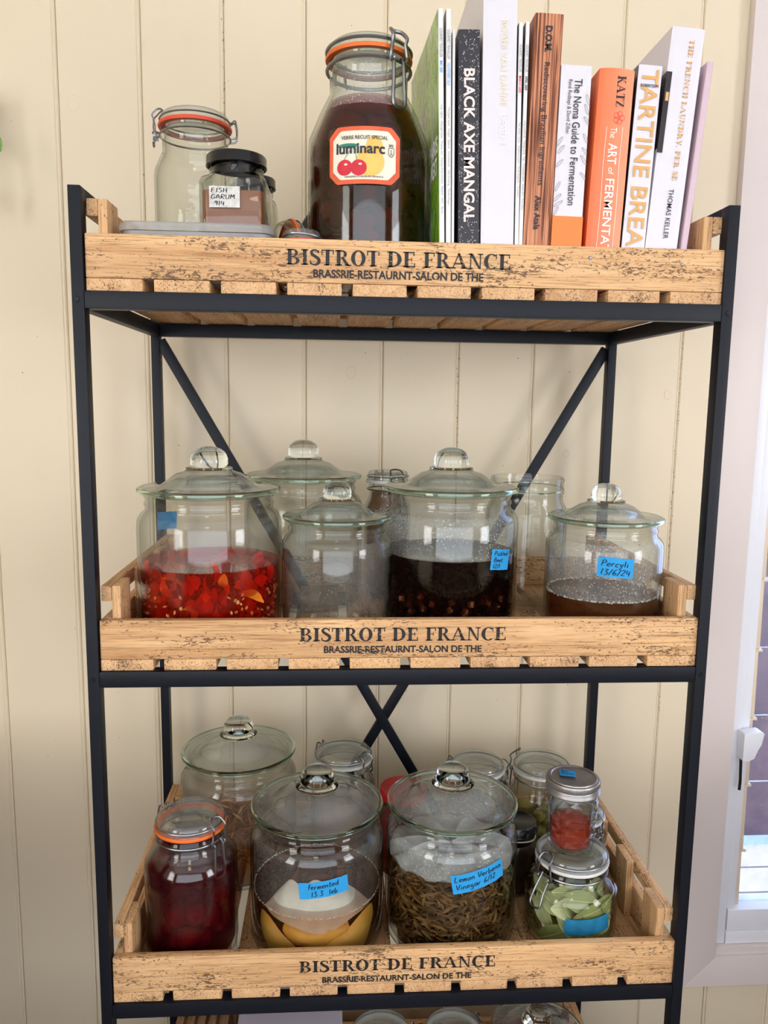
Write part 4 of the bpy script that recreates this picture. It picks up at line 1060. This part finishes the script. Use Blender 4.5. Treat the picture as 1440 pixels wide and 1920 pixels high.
j = lidded_jar('large dusty lidded jar of cloudy amber brine at the back left of the lower tier', .1495, .3020, 2, .0965, JH, cond='cond', liq='liq_amber', zt=.083, lidcond='cond')
rnd = random.Random(14); fr = MB()
for i in range(160):
    a = rnd.uniform(0, 2 * PI); r = .082 * math.sqrt(rnd.random()); z = .012 + .065 * rnd.random()
    scatter(fr, leafmesh(rnd.uniform(.03, .06), .0022, .2, 5, i), (r * math.cos(a), r * math.sin(a), z), Euler((rnd.uniform(-.4, .4), rnd.uniform(-.5, .5), rnd.uniform(0, 6.28))).to_matrix())
o = fr.build('pickled_stems', 'frond', j); o['kind'] = 'stuff'

j = clip_jar('clip-top jar of dark red fruit with an orange gasket at the front left', (.1065, .0905, zc), .0648, .138, .168, .0445, .210, 'gasket', -.62, liq='liq_cherry', lt=.168, cond='cond', lever=1.3)
fruits('red_fruit', 'round dark red fruit in the clip-top jar at the front left', 'fruit', 'round fruit in the dark red jar', j, .0590, .0165, 26, .024, .078, 'plum', 41, 1, 1, .95, .04, .05, False)

j = clip_jar('stout clip-top jar of green leaves with damp blue tape, honey jar standing on it', (.6665, .1035, zc), .0680, .076, .100, .0485, .1365, 'gasket_w', PI + .55, liq='liq_green', lt=.090, open_latch=True, wire=.0015)
base = j.location
rnd = random.Random(17)
lv = [(-.030, -.055, .070, .0, .35, .55), (.015, -.058, .066, .1, -.25, .25), (.045, -.040, .062, .2, .5, 1.0), (-.050, -.030, .050, .1, 1.0, -.9), (.030, -.055, .045, .0, -.5, .45), (-.015, -.060, .040, .0, .7, -.2),
      (.000, -.060, .022, .1, .1, .05), (-.038, -.046, .025, .2, -.6, -.6), (.042, -.044, .024, .0, .5, .7), (-.010, -.020, .068, .4, .2, .8), (.028, .010, .060, .3, .1, 2.0), (-.030, .015, .055, .3, .4, 1.2), (.005, .030, .035, .2, .2, .3), (.010, -.052, .060, -.3, .9, .1), (-.018, -.040, .088, .1, .15, .3), (.020, -.036, .090, .2, -.2, .5), (-.002, -.052, .080, .0, .1, -.1), (.040, -.022, .082, .2, .3, 1.1), (-.042, -.016, .080, .1, .3, -.9), (.034, -.050, .070, .0, -.4, .5), (-.040, -.048, .074, .0, .5, -.6), (.0, .0, .088, .6, .1, .9)]
for i, (x, y, z, ax, ay, az) in enumerate(lv):
    o = leafmesh(rnd.uniform(.046, .060), rnd.uniform(.011, .016), .10, 8, i + 3, .75).build('herb_leaf', 'bay' if i % 3 else 'bay2', None)
    o.location = base + Vector((x * .9, y * .9, z)); o.rotation_euler = (ax + 1.25, ay, az)
    tag(o, 'broad green leaf steeping in the stout clip-top jar', 'leaf', 'leaves in the stout clip-top jar')
    MB().tube([(s * .028, 0, .10 * .058 * math.cos(s * PI / 2.1) + .0008) for s in lin(-1, 1, 8)], .0005, 4).build('leaf_vein', 'vein', o)
tape(j, .068, .10, .0520, .0700, .0250, None, .05, mat='tape_wet')

# honey jar on the lid of the leaf jar
zh = zc + .1365 + .0008
t = thing('honey_jar', 'quilted glass of red honey with a zinc screw lid standing on the leaf jar', 'jar', (.6625, .1040, zh))
v, f = [], []
rows, sg = 9, 24
def rq(z): return .0330 + .0045 * (z / .085)
for i in range(rows + 1):
    z = .004 + .081 * i / rows
    for q in range(sg):
        a = 2 * PI * q / sg
        dd = 0 if i in (0, rows) else (.0012 if (i + q) % 2 else -.0010)
        r = rq(z) + dd
        v.append((r * math.cos(a), r * math.sin(a), z))
for i in range(rows):
    for q in range(sg):
        p0, p1, p2, p3 = i * sg + q, i * sg + (q + 1) % sg, (i + 1) * sg + (q + 1) % sg, (i + 1) * sg + q
        f += [(p0, p1, p2), (p0, p2, p3)] if (i + q) % 2 else [(p0, p1, p3), (p1, p2, p3)]
MB().add(v, f).build('quilted_glass', thin_glass('quilted_facet_glass', (.93, .935, .935), (.50, .56, .60), .08, .05), t, False)
mbq = MB()
mbq.lathe([(rq(.004), .004), (.030, .0005), (.026, 0), (0, .0015)], 64)
mbq.lathe([(rq(.085), .085), (.0365, .089), (.0365, .104), (.0345, .104), (.0345, .088), (.0325, .08), (.0298, .02), (.0290, .009), (.026, .006), (0, .006)], 64)
mbq.build('glass_lining', thin_glass('quilted_glass_mat', (.95, .955, .955), (.55, .60, .63), .07, .04, 0.0, 0.0), t, True, angle=25)
MB().lathe([(0, .0066), (.0255, .0066), (.0287, .0095), (.0293, .020), (.0302, .0385), (.0302, .0392), (0, .0388)], 48).build('liquid', 'liq_honey', t, True, angle=40)
lidm = MB().lathe([(0, .1085), (.0310, .1085), (.0325, .1100), (.0345, .1100), (.0352, .1085), (.0378, .1082), (.0388, .1068), (.0390, .1000), (.0384, .0985), (.0392, .0965), (.0392, .0930), (.0402, .0915), (.0402, .0895), (.0392, .0885), (.0372, .0885), (.0368, .1065), (0, .1065)], 64).build('screw_lid', 'zinc', t, True, angle=35)
kn = MB()
for q in range(90):
    a = 2 * PI * q / 90
    kn.tube([(.0391 * math.cos(a), .0391 * math.sin(a), .1005), (.0391 * math.cos(a), .0391 * math.sin(a), .1060)], .00055, 4)
o = kn.build('knurling', 'zinc', lidm); o['kind'] = 'stuff'
tpv = [(-.0195, -.001, .1112), (.0020, -.0060, .1109), (.0058, .0110, .1112), (-.0165, .0160, .1114)]
tp = MB().add(tpv + [(x, y, z + .0005) for x, y, z in tpv], [(0, 3, 2, 1), (4, 5, 6, 7), (0, 1, 5, 4), (1, 2, 6, 5), (2, 3, 7, 6), (3, 0, 4, 7)]).build('tape_label', 'tape', t, False)
letter(fit(hand2d(['Bee', 'Honey'], .1, seed=5), 0.08, .92, .1, .9), lambda u, w_: tuple(Vector(tpv[0]).lerp(Vector(tpv[1]), u).lerp(Vector(tpv[3]).lerp(Vector(tpv[2]), u), w_) + Vector((0, 0, .0009))), 'pen', tp, 'handwriting')

# back row of the lower tier
j = clip_jar('clip-top jar with a reddish sediment lid behind the lemon jar', (.3265, .3180, zc), .0560, .130, .160, .0450, .196, 'gasket_w', -.75, liq=None)
MB().lathe([(0, .006), (.040, .0065), (.0522, .022), (.0522, .120), (0, .122)], 48).build('filling', plain('pink_salt_paste', (.50, .30, .26), .6, 0, .3, .3, 60.0), j)
j = clip_jar('clip-top jar with a droplet-covered lid behind the verbena jar', (.5640, .3300, zc), .0520, .110, .134, .0420, .166, 'gasket_w', -.35, cond='cond2', lt=.09, liq='liq_amber')
j = clip_jar('clip-top jar of pickled vegetables by the back right post of the lower tier', (.6800, .3330, zc), .0580, .090, .122, .0450, .163, 'gasket_w', 2.4, liq='liq_green', lt=.088)
fruits('pickled_vegetable', 'olive-brown pickled chunk in the jar by the back right post', 'pickle', 'pickles in the back right jar', j, .058, .0140, 22, .02, .082, 'pickle', 51, 1.3, .8, .9, .15, .3)
j = clip_jar('pale clip-top jar half hidden behind the quilted honey jar', (.7095, .2170, zc), .0490, .088, .108, .0395, .140, 'gasket_w', -1.2, cond='cond', wire=.0013)
MB().lathe([(0, .006), (.034, .0065), (.0452, .022), (.0452, .050), (0, .052)], 44).build('filling', 'pickle', j)
t = thing('black_lid_jar', 'dark jar with a black screw lid and string tied round its neck', 'jar', (.6075, .2120, zc))
MB().lathe([(0, 0), (.030, 0), (.034, .004), (.0345, .078), (.0300, .090), (.0300, .100), (.0275, .100), (.0275, .089), (.0315, .077), (.0315, .006), (0, .005)], 48).build('body', 'glass', t, True, angle=50)
MB().lathe([(0, .0056), (.0306, .0065), (.0310, .076), (.027, .084), (0, .084)], 40).build('filling', plain('dark_preserve', (.020, .008, .007), .3, 0, .5), t)
MB().lathe([(0, .1165), (.0280, .1165), (.0295, .1175), (.0320, .1175), (.0335, .1155), (.0335, .1040), (.0342, .1020), (.0330, .1010), (.0305, .1010), (0, .1140)], 48).build('lid', 'blacklid', t, True, angle=40)
MB().tube([(.0318 * math.cos(a), .0318 * math.sin(a), .0950 + .0015 * math.sin(3 * a)) for a in lin(0, 2 * PI, 40)[:-1]], .0011, 5, True).build('string', plain('cotton_string', (.62, .58, .52), .8), t)
t = thing('red_lid_jar', 'jar with a red screw lid peeping out between the lemon jar and verbena jar', 'jar', (.4280, .2650, zc - .0))
MB().lathe([(0, 0), (.037, 0), (.0405, .004), (.0405, .112), (.036, .124), (.036, .134), (.0335, .134), (.0335, .123), (.0375, .111), (.0375, .006), (0, .005)], 48).build('body', 'glass', t, True, angle=50)
MB().lathe([(0, .0056), (.0366, .0065), (.0370, .1), (0, .1)], 40).build('filling', plain('red_relish', (.30, .03, .03), .5, 0, .4, .4), t)
MB().lathe([(0, .1505), (.0360, .1505), (.0390, .1510), (.0405, .1490), (.0405, .1360), (.0390, .1345), (.0365, .1345), (0, .1480)], 48).build('lid', 'redlid', t, True, angle=40)

# ---------------- bottom tier (only the tops of its things reach the photo)
zc = ZS[3] + .0003
j = lidded_jar('large lidded jar of purple pickle on the bottom tier, at the lower edge', .6600, .2150, 3, .0840, .2400, cond='cond2', liq='liq_cherry', zt=.150)
clip_jar('clip-top jar with a dark lid on the bottom tier beside the pale plastic box', (.3920, .2150, zc), .0600, .135, .165, .0475, .2080, 'gasket_w', PI + .2)
j = clip_jar('clip-top jar of tan paste on the bottom tier beside the purple pickle jar', (.5150, .2150, zc), .0545, .135, .165, .0450, .2080, 'gasket_w', .35)
MB().lathe([(0, .006), (.040, .0065), (.0522, .022), (.0522, .130), (.044, .150), (.0405, .170), (0, .172)], 44).build('filling', plain('tan_paste', (.36, .23, .12), .6, 0, .3, .3), j)
t = thing('plastic_box', 'white plastic storage box with purple light in its colour, on the bottom tier', 'box', (.2380, .2200, zc))
loft([rrect(.074, .09, .015, 0), rrect(.082, .098, .018, .195), rrect(.086, .102, .02, .196), rrect(.086, .102, .02, .200), rrect(.080, .096, .017, .200), rrect(.072, .088, .014, .004)]).build('body', plain('purple_lit_plastic', (.52, .50, .60), .35, 0, .5, .04), t, True, angle=40)  # white plastic; the purple light on it is put into the colour
loft([rrect(.0865, .1025, .02, .2003), rrect(.0885, .1045, .021, .2010), rrect(.0885, .1045, .021, .2075), rrect(.084, .100, .02, .2085)]).build('lid', plain('purple_lit_plastic_lid', (.55, .53, .63), .3, 0, .5, .04), t, True, angle=40)
M['cane'] = plain('brown_cane', (.26, .145, .07), .5, 0, .4, .35, 60.0)
t = thing('cane_basket', 'brown basket of bent wooden hoops at the left of the bottom tier', 'basket', (.0860, .2300, zc))
for i in range(5):
    xx = -.036 + i * .0180
    MB().tube([(xx + .004 * math.sin(a), .115 * math.cos(a), .02 + .195 * math.sin(a)) for a in lin(0, PI, 18)], .0075, 8).build('hoop', 'cane', t)
loft([rrect(.040, .115, .02, 0), rrect(.042, .12, .02, .03), rrect(.038, .116, .018, .03), rrect(.036, .111, .018, .006)]).build('base', 'cane', t, True, angle=40)

# ---------------- two unseen benches added left and right to shade the foot of the wall
for xb, yb, lab in ((-.82, -.12, 'low timber bench added unseen left of the rack to shade the wall'), (1.82, -.16, 'low timber bench added unseen under the louvre window to shade the wall')):
    t = thing('shade_bench', lab, 'bench', (xb, yb, FZ), 'benches added for shade')
    box('carcass', 'timber', t, -.48, .48, -.38, .36, .08, .79, .004)
    box('worktop', 'timber', t, -.50, .50, -.40, .37, .7902, .825, .004)
    for x in (-.46, .41):
        for y in (-.36, .30): box('leg', 'timber', t, x, x + .05, y, y + .05, 0, .0798, .002)

# ================================================================== books and magazines
def tx(nt_name): return M[nt_name]
def cover_mat(name, c, rough=.35, var=.03, ns=30.0): 
    M[name] = plain(name, c, rough, 0, .5, var, ns); return name
cover_mat('white_cover', (.68, .65, .69)); cover_mat('mag_white', (.76, .75, .74)); cover_mat('grey_white', (.70, .69, .68))
cover_mat('orange_band', (.90, .20, .025)); cover_mat('pink_cover', (.60, .44, .50)); cover_mat('dark_photo', (.018, .012, .014), .3, .8, 30.0)
cover_mat('gold_print', (.66, .36, .12), .5, .15); cover_mat('pale_gold_print', (.82, .68, .46), .5, .1); cover_mat('black_print', (.02, .018, .025), .6)
cover_mat('white_print', (.86, .83, .80), .6); cover_mat('blue_print', (.05, .36, .75), .6); cover_mat('red_print', (.75, .03, .06), .6); cover_mat('pink_white_print', (.80, .66, .62), .55)
cover_mat('dark_cover', (.015, .014, .02), .35, .4); cover_mat('grey_print', (.22, .21, .22), .6)
M['katz_orange'], nt, out = new_mat('orange_peach_cover')
vv = coords(nt, (1, 1, 1), False)
sx_ = N(nt, 'ShaderNodeSeparateXYZ'); L(nt, vv, sx_.inputs[0])
g = val(nt, 'MULTIPLY_ADD', sx_.outputs[0], 20.0, .95, True)
nz = noise(nt, vv, 35.0, 4)
c = mixc(nt, g, (.86, .15, .035), (.88, .36, .20)); c = mixc(nt, val(nt, 'MULTIPLY', nz, .35), c, (.80, .10, .02))  # orange blends to a paler peach towards the right
principled(nt, out, c, .4)
M['speckle'], nt, out = new_mat('speckled_black_cloth')
vv = coords(nt, (1, 1, 1), False)
vo = N(nt, 'ShaderNodeTexVoronoi'); vo.inputs['Scale'].default_value = 520.0; L(nt, vv, vo.inputs['Vector'])
ms = val(nt, 'MULTIPLY', val(nt, 'LESS_THAN', vo.outputs['Distance'], .30), val(nt, 'GREATER_THAN', noise(nt, vv, 150.0, 2), .52))
principled(nt, out, mixc(nt, ms, (.022, .020, .026), (.55, .50, .48)), .5)
M['dom_wood'], nt, out = new_mat('wood_grain_cover')
vv = coords(nt, (420, 420, 8), False)
nz = noise(nt, vv, 1.0, 3, .5, .5)
c = ramp(nt, nz, [(.36, (.075, .022, .012)), (.45, (.24, .08, .038)), (.52, (.48, .19, .095)), (.66, (.62, .28, .15))])
principled(nt, out, c, .55, 0, .3, bump(nt, nz, .3, .0006))
M['green_cover'], nt, out = new_mat('green_leaf_cover')
vv = coords(nt, (1, 14, 5), False)
nz = noise(nt, vv, 1.6, 5, .6, 1.5)
c = ramp(nt, nz, [(.30, (.012, .06, .008)), (.40, (.07, .26, .012)), (.48, (.30, .52, .04)), (.55, (.10, .28, .03)), (.66, (.50, .58, .42))])
principled(nt, out, c, .25, 0, .5)
SPY = .022
def book(name, label, x436, t, h, slope, cover, depth=.2, spine=None, left=None, group='cookbooks and magazines on the top tier', y0=SPY, soft=False, pages='pages', round_=0.0, yaw=0.0):
    zf = ZS[0] + .0003
    ang = math.atan(slope)
    xl = x436 - slope * (1.436 - zf)
    right = slope > 0
    px = xl + t if right else xl
    o = thing(name, label, 'magazine' if name == 'magazine' else 'book', (px, y0, zf), group)
    o.rotation_euler = (0, ang, yaw)
    ox = -t if right else 0.0
    cv = .0022 if not soft else .0004
    cv = min(cv, t * .2)
    n = 8
    # cover: U-shaped shell, spine slightly rounded
    outer = [(ox, depth)] + [(ox, .002)] + [(ox + t * q / n, -round_ * math.sin(PI * q / n) + (.0 if 0 < q < n else .0008)) for q in range(n + 1)] + [(ox + t, .002), (ox + t, depth)]
    inner = [(ox + t - cv, depth), (ox + t - cv, cv + .001), (ox + cv, cv + .001), (ox + cv, depth)]
    poly = outer + inner
    N_ = len(poly)
    mb = MB()
    v = [(x, y, 0) for x, y in poly] + [(x, y, h) for x, y in poly]
    # quad strips: outer path, inner path, ends and top/bottom caps by triangles from bmesh
    f = [(i, (i + 1) % N_, N_ + (i + 1) % N_, N_ + i) for i in range(N_)]
    mb.add(v, f)
    me = mb.build('cover', spine or cover, o, False)
    bm = bmesh.new(); bm.from_mesh(me.data); bm.verts.ensure_lookup_table()
    for base in (0, N_):
        fc = bm.faces.new([bm.verts[base + i] for i in range(N_)])
    bmesh.ops.triangulate(bm, faces=[q for q in bm.faces if len(q.verts) > 4])
    bmesh.ops.recalc_face_normals(bm, faces=bm.faces[:])
    bm.to_mesh(me.data); bm.free()
    pad = .003 if not soft else .0003
    MB().box(ox + cv + .0001, ox + t - cv - .0001, cv + .0015, depth - pad, pad, h - pad).build('pages', pages, o, False)
    if left: MB().box(ox - .0005, ox - .0001, .0012, depth, 0.0005, h - .0005).build('front_cover', left, o, False)
    o['_ox'] = ox; o['_t'] = t
    return o
def spine_text(o, body, za, zb, fx, ht, mat, bold=0.0, serif=False, y=-.0012, ca=None):
    """za..zb: start and end height (world z minus tier floor), fx: centre across the spine 0..1, ht: letter height"""
    ox, t = o['_ox'], o['_t']
    vf = serif2d(body) if serif else text2d(body, bold)
    xc = ox + t * fx
    vf = fit(vf, 0, za - zb, -ht / 2, ht / 2)
    return letter(vf, lambda a, b: (xc + b, y, za - a), mat, o)
z = lambda w: w - ZS[0]
# two gourmet magazines at the left with white spines
o = book('magazine', 'white-spined magazine with a green leaf photo cover, next to the very large brown jar', .4350, .0062, .318, -.030, 'mag_white', .215, left='green_cover', soft=True, yaw=.045)
spine_text(o, 'GOURMET TRAVELLER', z(1.677), z(1.645), .5, .0034, 'grey_print'); spine_text(o, 'MAY 2009', z(1.641), z(1.628), .5, .0034, 'blue_print', .02)
spine_text(o, 'Late nights   Midnight bites   France: Sur   Korean fried chicken   Madrid   NYC   Berlin', z(1.592), z(1.468), .5, .0030, 'grey_print')
fcv = [q for q in o.children if q.name.startswith('front_cover')][0]
letter(fit(text2d('PARIS', .03), .012, .070, .160, .180), lambda a, b: (o['_ox'] - .0008, .075 - a, b), 'white_print', fcv); letter(fit(text2d('NEXT', .03), .012, .055, .136, .156), lambda a, b: (o['_ox'] - .0008, .065 - a, b), 'white_print', fcv)
o = book('magazine', 'white-spined magazine with blue date, second from the very large brown jar', .4430, .0060, .318, -.024, 'mag_white', .215, left='dark_cover', soft=True)
spine_text(o, 'GOURMET TRAVELLER', z(1.676), z(1.643), .5, .0034, 'grey_print'); spine_text(o, 'NOVEMBER 2024', z(1.639), z(1.614), .5, .0034, 'blue_print', .0)
spine_text(o, 'The Japan issue   Onigiri   Sesame   Omotesando   Hell Cooking   Myoko Kogen', z(1.590), z(1.478), .5, .0030, 'grey_print')
book('magazine', 'thin pale magazine squeezed against the speckled black book', .4500, .0030, .296, -.02, 'grey_white', .21, soft=True)
o = book('cookbook', 'black speckled cookbook with pale pink spine letters', .4585, .0252, .2965, -.026, 'dark_cover', .20, spine='speckle', left='dark_cover')
spine_text(o, 'BLACK AXE MANGAL', z(1.6335), z(1.4590), .50, .0135, 'pink_white_print', .028)
o = book('cookbook', 'tallest white cookbook with faint gold spine letters reaching past the top edge', .4860, .0405, .385, -.019, 'white_cover', .21)
spine_text(o, 'ROGER VAN DAMME', z(1.6885), z(1.593), .62, .0075, 'pale_gold_print'); spine_text(o, 'DESSERT', z(1.583), z(1.5480), .62, .0075, 'white_print')
o = book('magazine', 'thin white-spined magazine with red date beside the tallest white book', .5280, .0048, .307, -.016, 'mag_white', .215, left='dark_cover', soft=True)
spine_text(o, 'GOURMET TRAVELLER', z(1.663), z(1.632), .5, .0030, 'grey_print'); spine_text(o, 'MARCH 2005', z(1.628), z(1.609), .5, .0030, 'red_print', .02)
spine_text(o, 'The Italian issue   Seafood pasta   Crab linguine   Tiramisu', z(1.576), z(1.49), .5, .0028, 'grey_print')
o = book('magazine', 'thin white-spined magazine with black date beside the wood-grain book', .5332, .0046, .308, -.004, 'mag_white', .215, left='dark_cover', soft=True)
spine_text(o, 'GOURMET TRAVELLER', z(1.663), z(1.632), .5, .0030, 'grey_print'); spine_text(o, 'APRIL 2009', z(1.628), z(1.612), .5, .0030, 'black_print', .02)
spine_text(o, 'Long weekends   Peking duck   Figs   Cumming Lakes   Sweet Kim   Port Fairy', z(1.578), z(1.475), .5, .0028, 'grey_print')
o = book('cookbook', 'thick cookbook with a brown wood-grain cover and black letters', .5385, .0338, .318, .019, 'dom_wood', .21)
spine_text(o, 'D.O.M.', z(1.6845), z(1.6555), .50, .0085, 'black_print', .03); spine_text(o, 'Rediscovering Brazilian Ingredients', z(1.6440), z(1.5040), .47, .0085, 'black_print', .004); spine_text(o, 'Alex Atala', z(1.4920), z(1.4520), .45, .0078, 'black_print', .025)
o = book('cookbook', 'white fermentation guide with a solid orange band at its foot', .5735, .0372, .2620, .018, 'white_cover', .175)
MB().box(o['_ox'] - .0004, o['_ox'] + o['_t'] + .0004, -.0008, .12, .0005, z(1.4690)).build('orange_band', 'orange_band', o, False)
spine_text(o, 'The Noma Guide to Fermentation', z(1.6270), z(1.4820), .58, .0095, 'black_print', .006); spine_text(o, 'René Redzepi & David Zilber', z(1.6260), z(1.5640), .30, .0062, 'black_print', .0)
dl = []
for i, (fx, zz, a) in enumerate([(.90, 1.593, 2.0), (.94, 1.580, 2.3), (.93, 1.560, 2.1), (.95, 1.545, 2.4), (.90, 1.535, 2.2), (.94, 1.516, 2.3), (.07, 1.555, 1.0), (.13, 1.546, .9), (.10, 1.530, .8), (.09, 1.503, 1.1), (.10, 1.490, .8), (.14, 1.483, .6), (.07, 1.474, 1.0), (.92, 1.604, 1.9)]):
    cx_ = o['_ox'] + o['_t'] * fx; l_ = .0065
    lp = [(cx_ + l_ * math.cos(q) * math.cos(a) - .0014 * math.sin(q) * math.sin(a), z(zz) + l_ * math.cos(q) * math.sin(a) + .0014 * math.sin(q) * math.cos(a)) for q in lin(0, 2 * PI, 12)]
    lp = [(min(max(px, o['_ox'] + .0004), o['_ox'] + o['_t'] - .0004), pz) for px, pz in lp]
    dl += stroke(lp, .0005)
for d0 in range(0, len(dl), 12): letter(polys2vf(dl[d0:d0 + 12]), lambda a, b: (a, -.0013, b), 'grey_print', o, 'leaf_drawing')
o = book('cookbook', 'thick orange cookbook, paler to the right, with a rounded spine', .6170, .0430, .2590, .035, 'katz_orange', .205, round_=.0035)
spine_text(o, 'KATZ', z(1.6310), z(1.5960), .62, .0100, 'black_print', serif=True, y=-.0042)
spine_text(o, 'The', z(1.5720), z(1.5600), .50, .0080, 'white_print', y=-.0042); spine_text(o, 'ART', z(1.5540), z(1.5300), .52, .0110, 'white_print', .01, y=-.0042); spine_text(o, 'of', z(1.5260), z(1.5180), .52, .0070, 'white_print', y=-.0042)
spine_text(o, 'FERMENTATION', z(1.5130), z(1.3980), .52, .0110, 'white_print', .01, y=-.0042)
ox, t_ = o['_ox'], o['_t']
fl = stroke(smooth_line([(ox + .3 * t_, z(1.573)), (ox + .28 * t_, z(1.53)), (ox + .30 * t_, z(1.48)), (ox + .28 * t_, z(1.42))], 4), .0005) + stroke(smooth_line([(ox + .76 * t_, z(1.573)), (ox + .74 * t_, z(1.53)), (ox + .76 * t_, z(1.48)), (ox + .74 * t_, z(1.42))], 4), .0005)
letter(polys2vf(fl), lambda a, b: (a, -.0040, b), 'white_print', o, 'spine_border')
fl = []
for q in range(5):
    a0 = q * 2 * PI / 5
    fl += ring(ox + .62 * t_ + .004 * math.cos(a0), z(1.5835) + .0045 * math.sin(a0), .0032, .0036, .0027, .0031, 0, 360, 10)
letter(polys2vf(fl), lambda a, b: (a, -.0042, b), 'red_print', o, 'flower_drawing')
o = book('cookbook', 'white bread cookbook with big gold spine capitals', .6625, .0290, .2655, .045, 'white_cover', .205, left='dark_photo')
spine_text(o, 'TARTINE BREAD', z(1.6410), z(1.4130), .52, .0205, 'gold_print', .012)
letter(fit(text2d('ROBERTSON', .02), ox * 0 + o['_ox'] + .0035, o['_ox'] + o['_t'] - .0035, z(1.6205), z(1.6240)), lambda a, b: (a, -.0018, b), 'black_print', o)
o = book('cookbook', 'tall white cookbook with a dark photo panel and slim gold capitals', .6925, .0405, .3090, .071, 'white_cover', .24)
oxx = o['_ox']
MB().box(oxx - .0007, oxx - .0001, -.0004, .19, z(1.5500), z(1.6380)).box(oxx - .0007, oxx + .0060, -.0009, -.0001, z(1.5450), z(1.6380)).build('photo_panel', 'dark_photo', o, False)
MB().box(oxx + .0012, oxx + .0050, -.0013, -.0010, z(1.6045), z(1.6145)).build('crest_print', 'gold_print', o, False)
spine_text(o, 'THE FRENCH LAUNDRY, PER SE', z(1.6760), z(1.5140), .62, .0070, 'gold_print', serif=True); spine_text(o, 'THOMAS KELLER', z(1.5040), z(1.4450), .58, .0062, 'black_print', .004)
book('notebook', 'slim mauve-pink book leaning at the right end of the row', .7380, .0078, .2730, .083, 'pink_cover', .20, soft=True)

# small trailing plant whose leaf tip shows at the left edge
M['plant'] = plain('fresh_green_leaf', (.16, .34, .04), .4, 0, .4, .3, 40.0)
t = thing('hanging_plant', 'green leaf tip of a hanging plant at the left edge of the wall', 'plant', (-.3030, .4300, 1.520))
MB().lathe([(0, .13), (.035, .13), (.050, .20), (.054, .205), (.050, .21), (.046, .205), (.032, .135), (0, .135)], 28).build('pot', 'cloth', t, True, angle=40)
MB().tube([(.0, .045, .20), (.0, .046, .30), (.0, .0445, .34)], .002, 6).build('hanger', 'steel', t)
rnd = random.Random(6)
for i, (dx, dz) in enumerate([(.0660, .126), (.040, .055), (.034, .10), (-.03, .08), (-.045, .11), (.0, .05), (.02, .13), (.038, .035)]):
    MB().tube(smooth_line([(dx * .3, -.01, .195), (dx * .9, -.03, .19), (dx, -.03, dz + .03), (dx, -.03, dz)], 4), .001, 5).build('stem', 'plant', t)
    o = leafmesh(.034, .010, .12, 6, i, .8).build('leaf', 'plant', t); o.location = (dx, -.031, dz); o.rotation_euler = (1.3, 1.1 + .3 * math.sin(i), .3 * i)
for o in list(bpy.data.objects):
    for kk in ('_ox', '_t'):
        if kk in o: del o[kk]
